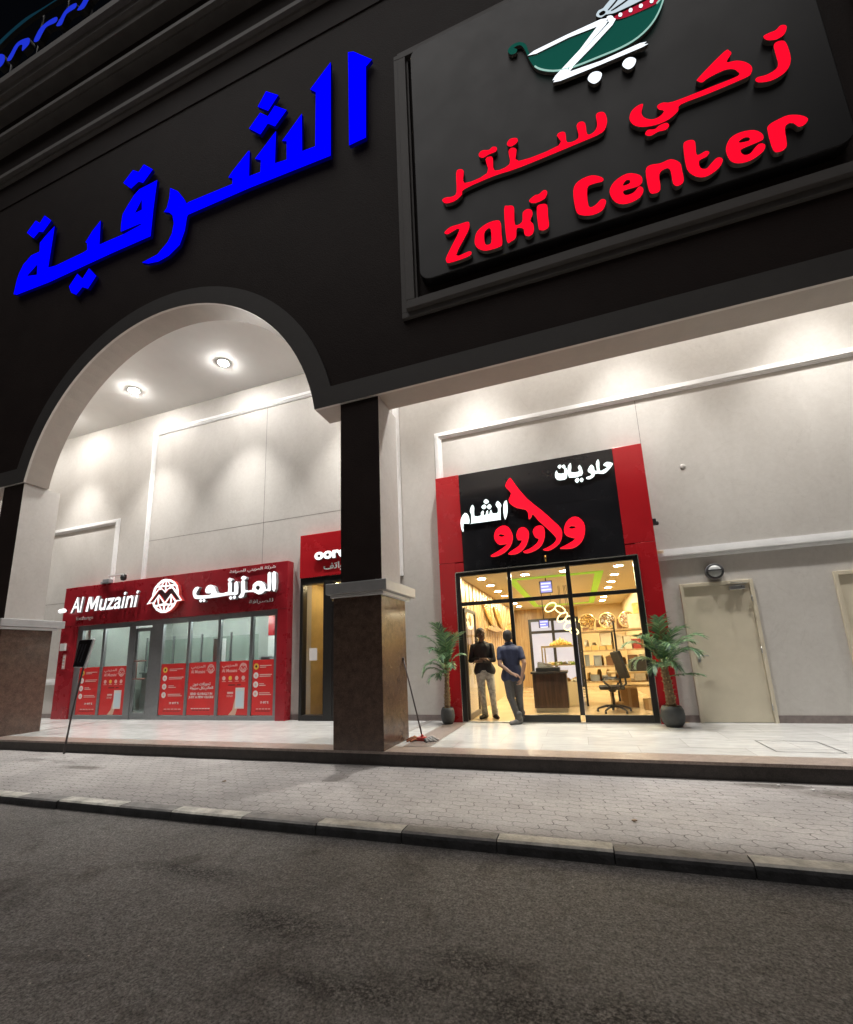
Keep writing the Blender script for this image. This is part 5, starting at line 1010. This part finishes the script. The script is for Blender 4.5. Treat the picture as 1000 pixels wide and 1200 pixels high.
def palm(x, y, hp, rp, hT, fronds, label, seed, lean):
    random.seed(seed)
    t = empty('potted_palm', (x, y, 0), label, 'potted palm', 'artificial palms beside the sweets shop')
    c = MB(); c.lathe((x, y, .004), [(rp * .62, 0), (rp * .9, hp * .22), (rp, hp * .5), (rp * .93, hp * .82), (rp * .78, hp), (rp * .70, hp), (rp * .70, hp * .9), (.001, hp * .88)], 24)
    c.build('pot', mat('pot_charcoal', (.055, .058, .06), .55, .2, 14, .1, 60), t)
    c = MB(); pts = []; rr = []; m = 26
    for i in range(m + 1):
        u = i / m; pts.append((x + lean * u * u, y, hp * .85 + (hT - hp * .85) * u)); rr.append((.075 if i % 2 else .066) * (1 - .32 * u) * rp / .17)
    c.tube(pts, rr, 10, smooth=False)
    # ragged fibre stubs round the trunk
    for i in range(60):
        u = random.random(); a = random.uniform(0, 6.28); p = Vector((x + lean * u * u, y, hp * .85 + (hT - hp * .85) * u)); r0 = .065 * (1 - .32 * u) * rp / .17
        d = Vector((math.cos(a), math.sin(a), 0)); c.tube([p + d * r0 * .8, p + d * (r0 + .022) + Vector((0, 0, .03))], [.012, .004], 4, 1, smooth=False)
    c.build('trunk', [mat('palm_trunk', (.16, .095, .045), .8, .45, 30, .6, 80), mat('palm_fibre', (.34, .25, .11), .8, .3, 30)], t)
    top = Vector((x + lean, y, hT))
    for k, (az, el, Lf, droop, sz) in enumerate(fronds):
        Lf *= .9
        c = MB(); a = R(az); out = Vector((math.cos(a), math.sin(a), 0)); e = R(el)
        pts = []; n = 16; p = top + out * .02 + Vector((0, 0, -sz)); 
        for i in range(n + 1):
            u = i / n; ang = e - droop * u * u; pts.append(p.copy()); p = p + (out * math.cos(ang) + Vector((0, 0, math.sin(ang)))) * (Lf / n)
        c.tube(pts, [.009 * (1 - .75 * i / n) for i in range(n + 1)], 5, 1)
        side = out.cross(Vector((0, 0, 1))).normalized()
        nl = 40
        for i in range(nl):
            u = .16 + .84 * i / (nl - 1); j = min(n - 1, int(u * n)); f = u * n - j
            b = pts[j].lerp(pts[j + 1], f); tg = (pts[j + 1] - pts[j]).normalized(); up_ = side.cross(tg).normalized()
            ll = Lf * random.uniform(.75, 1.0) * (.30 * math.sin(math.pi * min(1, .12 + .88 * (1 - u) ** .8)) + .07) * random.uniform(.85, 1.1)
            for s in (-1, 1):
                d = (side * s * (.95 - .35 * u) + tg * (.45 + .6 * u) + up_ * random.uniform(-.05, .32)).normalized()
                wv = d.cross(up_ + side * s * .3).normalized() * .0095 * random.uniform(.7, 1.3)
                q1 = b + d * ll * .45; tip = b + d * ll + Vector((0, 0, -ll * random.uniform(.15, .38)))
                q1 = q1 + Vector((0, 0, -ll * .04))
                mi = 0 if random.random() < .6 else (2 if random.random() < .5 else 3)
                c.add([b - wv * .5, b + wv * .5, q1 + wv, q1 - wv, tip], [(0, 1, 2, 3), (3, 2, 4)], mi)
        c.build('frond', [mat('leaf_mid', (.115, .225, .105), .38, .3, 20), mat('leaf_stalk', (.15, .24, .08), .5), mat('leaf_light', (.27, .40, .21), .36, .25, 20), mat('leaf_dark', (.06, .12, .08), .42, .3, 20)], t)
    return t
palm(-2.455, 8.27, .30, .135, 1.06, [(255, 84, .98, .9, 0), (285, 74, .92, 1.3, .0), (205, 76, .90, 1.3, .02), (330, 78, .86, 1.2, .0), (250, 66, .78, 1.8, .04), (215, 50, .62, 2.3, .12), (190, 40, .60, 2.2, .16), (230, 26, .52, 1.9, .2), (262, 34, .5, 2.2, .16), (300, 48, .52, 2.2, .08), (20, 66, .5, 1.6, .04), (160, 60, .55, 2.0, .1), (275, 58, .70, 2.1, .03)], 'slim artificial palm in a dark round pot at the left edge of the sweets shop', 4, .03)
palm(1.325, 8.22, .32, .18, .98, [(265, 80, .98, 1.1, 0), (300, 74, .92, 1.4, .02), (225, 72, .86, 1.6, .03), (185, 66, .82, 1.9, .02), (170, 46, .66, 2.4, .06), (200, 50, .64, 2.4, .08), (345, 64, .86, 1.5, .0), (10, 48, .76, 1.7, .04), (320, 52, .76, 1.9, .03), (285, 44, .62, 2.3, .1), (240, 40, .58, 2.3, .1), (340, 12, .56, .5, .2), (60, 66, .66, 1.6, .05), (275, 62, .8, 2.0, .0), (20, 62, .8, 1.6, .02)], 'fuller artificial palm in a dark round pot between the sweets shop and the service door', 9, -.03)

# mop leaning on the pillar
mp_ = empty('mop', (-2.38, 6.6, 0), 'floor mop with red head leaning on the granite side of the pillar', 'mop')
c = MB(); c.tube([(-2.385, 6.62, .05), (-2.52, 6.61, .65), (-2.655, 6.60, 1.245)], .0125, 8); c.tube([(-2.648, 6.6, 1.22), (-2.658, 6.6, 1.262)], .017, 8); c.build('handle', mat('mop_handle', (.07, .05, .05), .4), mp_)
c = MB(); c.box(-2.47, -2.33, 6.57, 6.68, .012, .06); c.tube([(-2.40, 6.62, .04), (-2.385, 6.62, .1)], [.03, .02], 8); c.build('mop_head', mat('mop_red', (.50, .06, .05), .5), mp_, .012)
c = MB(); random.seed(2)
def yarn(c, cx0, cy0, dx, dy, mi):
    a = random.uniform(-.6, .6); ln = random.uniform(.10, .2)
    d = Vector((dx, dy, 0)); d.rotate(Matrix.Rotation(a, 3, 'Z')); p0 = Vector((cx0, cy0 + random.uniform(-.05, .05), .03)); p1 = p0 + d * ln * .5 + Vector((0, 0, random.uniform(.0, .03))); p2 = p0 + d * ln; p2.z = .012
    c.tube([p0, p1, p2], [.014, .015, .009], 6, mi)
for i in range(26): yarn(c, -2.46, 6.62, -1, random.uniform(-.5, .3), i % 2)
for i in range(26): yarn(c, -2.34, 6.62, 1, random.uniform(-.5, .3), 2 + i % 2)
c.build('yarn', [mat('yarn_brown', (.30, .17, .08), .9), mat('yarn_rust', (.36, .12, .06), .9), mat('rag_grey', (.2, .2, .2), .9), mat('rag_light', (.42, .41, .4), .9)], mp_)

# leaning paddle board at the kerb side of the platform
pb = empty('paddle_sign', (-8.81, 5.70, ZWALK), 'black rectangular board on a thin leaning pole in front of the exchange shop platform', 'sign')
c = MB(); c.tube([(-8.865, 5.72, ZWALK - .005), (-8.84, 5.72, .05), (-8.78, 5.72, .5), (-8.62, 5.72, 1.27), (-8.60, 5.72, 1.36)], .015, 8); c.build('pole', mat('pole_dark', (.05, .04, .04), .45), pb)
q = [(-8.785, 1.823), (-8.428, 1.822), (-8.585, 1.318), (-8.885, 1.326)]
c = MB(); prism_xz(c, q, 5.70, 5.735); c.build('board', mat('board_black', (.010, .010, .016), .2, .2, 6), pb, .02)
c = MB(); prism_xz(c, [(-8.424, 1.83), (-8.40, 1.815), (-8.565, 1.30), (-8.592, 1.318)], 5.703, 5.74); c.build('edge_strip', mat('strip_pale', (.5, .5, .52), .4), pb)
c = MB()  # painted reflections: slanting grey streaks on the glossy black board
for k in range(3):
    x = -8.735 + k * .075; prism_xz(c, [(x, 1.74), (x + .022, 1.74), (x - .09, 1.42), (x - .112, 1.42)], 5.6965, 5.6985)
c.build('board_reflection', mat('reflection_grey', (.045, .045, .055), .4), pb)

# small litter on the pavement and road
random.seed(21)
LIT = [mat('litter_white', (.7, .7, .68), .6), mat('litter_brown', (.25, .16, .1), .7)]
def crumb(x, y, z, s, mi, label):
    c = MB(); a = random.random() * 3; vs = []
    for k in range(6): r_ = s * random.uniform(.6, 1.1); vs.append((x + r_ * math.cos(a + k), y + r_ * math.sin(a + k) * .7, z + random.uniform(0, s * .35)))
    vs2 = [(p[0] * .98 + x * .02, p[1] * .98 + y * .02, p[2] + .006) for p in vs]
    c.add(vs + vs2, [list(range(6)), list(range(11, 5, -1))] + [[i, (i + 1) % 6, (i + 1) % 6 + 6, i + 6] for i in range(6)])
    tag(c.build('litter_scrap', LIT[mi]), label, 'litter', 'scraps of litter on the ground')
crumb(2.02, 5.55, ZWALK + .006, .018, 0, 'white paper scrap on the pavement by the right end of the step')
crumb(1.78, 5.66, ZWALK + .006, .016, 0, 'tiny white scrap close under the step face at the right')
crumb(-4.35, 4.72, ZWALK + .004, .03, 1, 'brown scrap on the pavement left of the pillar')
crumb(-1.1, 1.75, ZROAD, .014, 0, 'pale scrap on the asphalt in the left foreground')
crumb(-.62, 1.66, ZROAD, .012, 0, 'pale scrap on the asphalt nearer the middle foreground')
crumb(.30, 4.35, ZWALK + .004, .03, 1, 'reddish brown scrap on the pavers near the striped kerb')

# ------------------------------------------------------------------ people
def blob(name, caps, ells, voxel, mat_, parent, smooth=4, fac=.5):
    """one continuous surface: overlapping tapered capsules and ellipsoids, voxel-remeshed and smoothed"""
    bm = bmesh.new()
    for p0, r0, p1, r1 in caps:
        p0, p1 = Vector(p0), Vector(p1)
        d = p1 - p0; q = Vector((0, 0, 1)).rotation_difference(d.normalized()) if d.length > 1e-6 else Quaternion()
        pts = []
        for th in range(0, 13):
            lat = -math.pi / 2 + math.pi * th / 12
            for k in range(14):
                lon = 2 * math.pi * k / 14; n = Vector((math.cos(lat) * math.cos(lon), math.cos(lat) * math.sin(lon), math.sin(lat)))
                c, r_ = (p0, r0) if n.z < 0 else (p1, r1)
                pts.append(c + (q @ n) * r_)
        vs = [bm.verts.new(p) for p in pts]
        g = bmesh.ops.convex_hull(bm, input=vs)
        bad = [e for e in g['geom_interior'] + g['geom_unused'] if isinstance(e, bmesh.types.BMVert)]
        if bad: bmesh.ops.delete(bm, geom=list(set(bad)), context='VERTS')
    for c, rx, ry, rz, rot in ells:
        M = Matrix.Translation(c) @ rot.to_4x4() @ Matrix.Diagonal((rx, ry, rz, 1))
        bmesh.ops.create_icosphere(bm, subdivisions=3, radius=1, matrix=M)
    bmesh.ops.recalc_face_normals(bm, faces=bm.faces)
    me = bpy.data.meshes.new(name); bm.to_mesh(me); bm.free()
    o = bpy.data.objects.new(name, me)
    r_ = o.modifiers.new('r', 'REMESH'); r_.mode = 'VOXEL'; r_.voxel_size = voxel
    s_ = o.modifiers.new('s', 'SMOOTH'); s_.iterations = smooth; s_.factor = fac
    m2 = temp_mesh(o)
    for p in m2.polygons: p.use_smooth = True
    m2.materials.clear(); m2.materials.append(mat_)
    return link(name, m2, parent)
I3 = Matrix.Identity(3)
def RZ(a): return Matrix.Rotation(R(a), 3, 'Z')

def hand(caps, wrist, dirv, palmn, curl=.5, s=1.0):
    """palm, four bent fingers and a thumb as capsules"""
    d = Vector(dirv).normalized(); nrm = Vector(palmn).normalized(); sd = d.cross(nrm).normalized(); w_ = Vector(wrist)
    caps.append((w_, .026 * s, w_ + d * .03, .028 * s))
    for k in range(4):
        off = (k - 1.5) * .019 * s; base = w_ + d * .085 * s + sd * off
        caps.append((w_ + d * .02 + sd * off * .6, .017 * s, base, .0125 * s))
        L1 = (.034, .04, .037, .028)[k] * s; a1 = curl * .6; a2 = curl * 1.4
        p1 = base + (d * math.cos(a1) + nrm * math.sin(a1)) * L1; p2 = p1 + (d * math.cos(a2) + nrm * math.sin(a2)) * L1 * .9
        caps.append((base, .0115 * s, p1, .010 * s)); caps.append((p1, .010 * s, p2, .008 * s))
    b = w_ + d * .03 - sd * .026 * s; t1 = b + (d * .7 - sd * .6 + nrm * .3).normalized() * .04 * s; t2 = t1 + (d * .9 - sd * .1 + nrm * .4).normalized() * .032 * s
    caps.append((w_ + d * .015 - sd * .012, .018 * s, b, .014 * s)); caps.append((b, .013 * s, t1, .0115 * s)); caps.append((t1, .0115 * s, t2, .009 * s))

def head_parts(c, fd, s=1.08):
    """skull, jaw, nose, ears for a head centred at c that looks along fd"""
    c = Vector(c); f = Vector(fd).normalized(); sd = Vector((0, 0, 1)).cross(f).normalized(); u = f.cross(sd).normalized()
    rot = Matrix((f, sd, u)).transposed()
    ells = [(c + u * .02 - f * .012, .098 * s, .078 * s, .105 * s, rot), (c + f * .035 - u * .055, .056 * s, .055 * s, .07 * s, rot), (c + f * .045 - u * .095, .034 * s, .036 * s, .028 * s, rot)]
    ells += [(c + f * .097 - u * .03, .017 * s, .015 * s, .014 * s, rot), (c + f * .09 - u * .01, .012 * s, .010 * s, .028 * s, rot)]
    ells += [(c + f * .075 + u * .018 + sd * .03, .018 * s, .024 * s, .009 * s, rot), (c + f * .075 + u * .018 - sd * .03, .018 * s, .024 * s, .009 * s, rot), (c + f * .084 - u * .066, .012 * s, .024 * s, .010 * s, rot)]
    for q in (-1, 1): ells.append((c + sd * q * .08 - u * .015 - f * .005, .020 * s, .010 * s, .032 * s, rot))
    return ells, (f, sd, u, rot)

def face_marks(c, ax, parent, skin_dark, beard=False):
    f, sd, u, rot = ax; c = Vector(c)
    for q in (-1, 1):
        mb = MB(); p = c + f * .090 + u * .004 + sd * q * .033
        mb.lathe(p - f * .008, [(.013, 0), (.011, .006), (.001, .009)], 12, 0, axis=tuple(f)); mb.lathe(p + f * .0005, [(.006, 0), (.004, .002), (.0005, .003)], 10, 1, axis=tuple(f))
        mb.build('eye', [mat('eye_white', (.6, .58, .55), .3), mat('eye_dark', (.01, .008, .006), .2)], parent)

def person(name, label, base, P):
    t = empty(name, base, label, 'person')
    b = Vector(base); A = lambda p: b + Vector(p)
    skin = P['skin']
    # ---- body: one continuous skin surface from head to ankle
    caps = []; ells, ax = head_parts(A(P['head']), P['face'])
    hc = A(P['head']); nk = A(P['neck'])
    caps.append((nk, .06, hc - Vector((0, 0, .05)), .052))
    J = {k: A(v) for k, v in P['j'].items()}
    caps += [(J['chest'] + Vector((0, 0, .05)), .115, J['belly'], .105), (J['belly'], .105, J['hip'], .115), (J['shL'], .05, J['shR'], .05)]
    for s in 'LR':
        caps += [(J['sh' + s], .05, J['el' + s], .04), (J['el' + s], .04, J['wr' + s], .027)]
        caps += [(J['hp' + s], .085, J['kn' + s], .055), (J['kn' + s], .055, J['an' + s], .035)]
        hand(caps, J['wr' + s], P['hd' + s][0], P['hd' + s][1], P['hd' + s][2])
    body = blob('body', caps, ells, .0065, skin, t, 2, .4)
    face_marks(hc, ax, body, skin)
    # ---- hair cap
    f, sd, u, rot = ax
    blob('hair', [], [(hc + u * .034 - f * .022, .105, .089, .110, rot), (hc + u * .0 - f * .055, .069, .081, .081, rot)] if P.get('hair', 1) == 1 else [(hc + u * .024 - f * .030, .096, .0885, .104, rot), (hc - u * .020 - f * .054, .067, .081, .072, rot)], .008, P['hairm'], t, 1)
    # ---- shirt
    caps = [(J['chest'] + Vector((0, 0, .05)), .125, J['belly'], .12), (J['belly'], .12, J['hip'] + Vector(P['hem']), .122), (nk + Vector((0, 0, .0)), .06, J['shL'] + Vector((.03, 0, -.01)), .062), (nk, .06, J['shR'] + Vector((-.03, 0, -.01)), .062), (J['chest'] + (J['shL'] - J['chest']) * .45, .118, J['belly'] + (J['hpL'] - J['hip']) * .35, .117), (J['chest'] + (J['shR'] - J['chest']) * .45, .118, J['belly'] + (J['hpR'] - J['hip']) * .35, .117),
            (J['belly'] + (J['hpL'] - J['hip']) * .35, .118, J['hpL'] + Vector(P['hem']) + Vector((-.012, 0, 0)), .120), (J['belly'] + (J['hpR'] - J['hip']) * .35, .118, J['hpR'] + Vector(P['hem']) + Vector((.012, 0, 0)), .120),
            (J['shL'] + Vector((0, 0, -.03)), .066, J['shR'] + Vector((0, 0, -.03)), .066), (nk, .066, nk + Vector((0, 0, .03)), .062)]
    for s in 'LR':
        e = J['el' + s]; sh = J['sh' + s]; caps.append((sh, .060, sh.lerp(e, .3), .062))
        caps.append((sh + Vector((0, 0, -.02)), .066, sh.lerp(e, P['sleeve']) if P['sleeve'] < 1 else e, .058 if P['sleeve'] < 1 else .052))
        if P['sleeve'] >= 1: caps.append((e, .052, e.lerp(J['wr' + s], .72), .042))
    for k in P.get('folds', []): caps.append((A(k[0]), k[2], A(k[1]), k[2]))
    blob('shirt', caps, [], .010, P['shirt'], t, 2)
    if P.get('collar'):
        c = MB(); pts = [nk + Vector((.068 * math.cos(a), .06 * math.sin(a), .045 + .012 * math.sin(a * 1.0))) for a in [2 * math.pi * i / 18 for i in range(19)]]
        c.tube(pts, .014, 7, caps=False); c.build('collar', P['shirt'], t)
    # ---- trousers
    caps = [(J['hpL'], .112, J['hpR'], .112), (J['hip'] + Vector((0, 0, .06)), .115, J['hip'], .12)]
    for s in 'LR':
        k = J['kn' + s]; a = J['an' + s]
        caps += [(J['hp' + s], .106, k, .072), (k, .072, k.lerp(a, .55), .060), (k.lerp(a, .55), .060, a + Vector((0, 0, -.005)), .054)]
        for q in range(3):
            z = a + Vector((random.uniform(-.01, .01), -.005, .0 + .04 * q)); caps.append((z + Vector((-.018, 0, 0)), .047, z + Vector((.018, 0, .012)), .047))
    blob('trousers', caps, [], .010, P['trousers'], t, 2)
    # ---- shoes
    for s in 'LR':
        a = J['an' + s]; d = Vector(P['ft' + s]).normalized()
        zf = P.get('zf' + s, 0)
        g = Vector((a.x, a.y, base[2] + .045 + zf)); caps = [(g - d * .05, .043, g + d * .06, .044), (g + d * .06, .044, g + d * .17 + Vector((0, 0, -.008 - zf * .5)), .034), (g - d * .04 + Vector((0, 0, .05)), .044, g, .045)]
        for dz in (0,): caps.append((g - d * .06 + Vector((0, 0, -.02)), .026, g + d * .17 + Vector((0, 0, -.024 - zf * .5)), .026))
        blob('shoe', caps, [], .008, P['shoe'], t, 2)
    return t

def camo(t, b):
    L = t.links; tc = _n(t, 'ShaderNodeTexCoord'); n = _n(t, 'ShaderNodeTexNoise', i_Scale=11, i_Detail=4, i_Distortion=.8); L.new(tc.outputs['Object'], n.inputs['Vector'])
    r = _n(t, 'ShaderNodeValToRGB'); e = r.color_ramp.elements; e[0].position = .42; e[0].color = (.34, .33, .30, 1); e[1].position = .58; e[1].color = (.58, .56, .51, 1); L.new(n.outputs[0], r.inputs[0]); L.new(r.outputs[0], b.inputs['Base Color']); b.inputs['Roughness'].default_value = .85
node_mat('faded_jeans', camo)
SK1 = mat('skin_dark', (.10, .052, .033), .5, .08, 20); SK2 = mat('skin_brown', (.27, .155, .10), .5, .08, 20)
HR1 = mat('hair_black', (.008, .007, .007), .6, .2, 60); HR2 = mat('hair_greying', (.022, .017, .015), .7, .4, 60)
# man with folded arms, facing out, head turned to the other man
person('person', 'man in black long sleeved top and pale trousers with folded arms in doorway', (-1.90, 9.03, .006), dict(
    skin=SK1, hairm=HR1, head=(.02, -.03, 1.66), face=(.72, -.68, -.06), neck=(.015, .0, 1.49),
    j=dict(chest=(.02, .0, 1.32), belly=(.03, -.01, 1.10), hip=(.045, .0, .93), shL=(-.165, .0, 1.42), shR=(.205, .0, 1.42),
           elL=(-.215, -.06, 1.14), elR=(.255, -.06, 1.14), wrL=(.045, -.185, 1.16), wrR=(.00, -.215, 1.12),
           hpL=(-.05, .0, .90), hpR=(.14, .0, .90), knL=(-.03, -.02, .50), knR=(.18, -.03, .50), anL=(.0, .01, .085), anR=(.20, .0, .085)),
    hdL=((.9, .12, .05), (0, .4, -.8), .7), hdR=((-.9, .12, .0), (0, .5, -.6), .6), hem=(0, 0, .03), sleeve=1, shirt=mat('top_black', (.010, .009, .013), .75, .2, 30), trousers=MATS['faded_jeans'],
    shoe=mat('shoe_dark', (.035, .025, .02), .5), ftL=(-.35, -1, 0), ftR=(.55, -1, 0)))
# man seen from behind, hands clasped at his back, one leg crossed in front of the other
person('person', 'man in navy short sleeved shirt seen from behind, hands clasped at his back', (-1.235, 8.38, .006), dict(
    skin=SK2, hairm=HR2, hair=2, head=(-.015, .03, 1.565), face=(-.25, 1, -.03), neck=(.0, .015, 1.40),
    j=dict(chest=(.015, .0, 1.24), belly=(.03, .0, 1.04), hip=(.035, .0, .88), shL=(-.165, .0, 1.335), shR=(.20, .0, 1.325),
           elL=(-.175, -.10, 1.06), elR=(.275, -.10, 1.06), wrL=(.055, -.20, .89), wrR=(.215, -.175, .80),
           hpL=(-.055, .0, .86), hpR=(.13, .0, .86), knL=(-.03, -.03, .47), knR=(.12, .03, .47), anL=(.085, -.06, .085), anR=(.12, .13, .085)),
    hdL=((.85, .12, -.25), (.1, .3, -.8), .8), hdR=((-.35, .1, -.85), (-.6, .35, .1), .9), hem=(0, 0, -.03), sleeve=.62, collar=True, shirt=mat('shirt_navy', (.020, .026, .062), .7, .25, 25), trousers=mat('trousers_grey', (.085, .082, .08), .8, .2, 18),
    shoe=mat('shoe_grey', (.13, .125, .12), .6), ftL=(-.55, -.55, 0), ftR=(.3, 1, 0)))
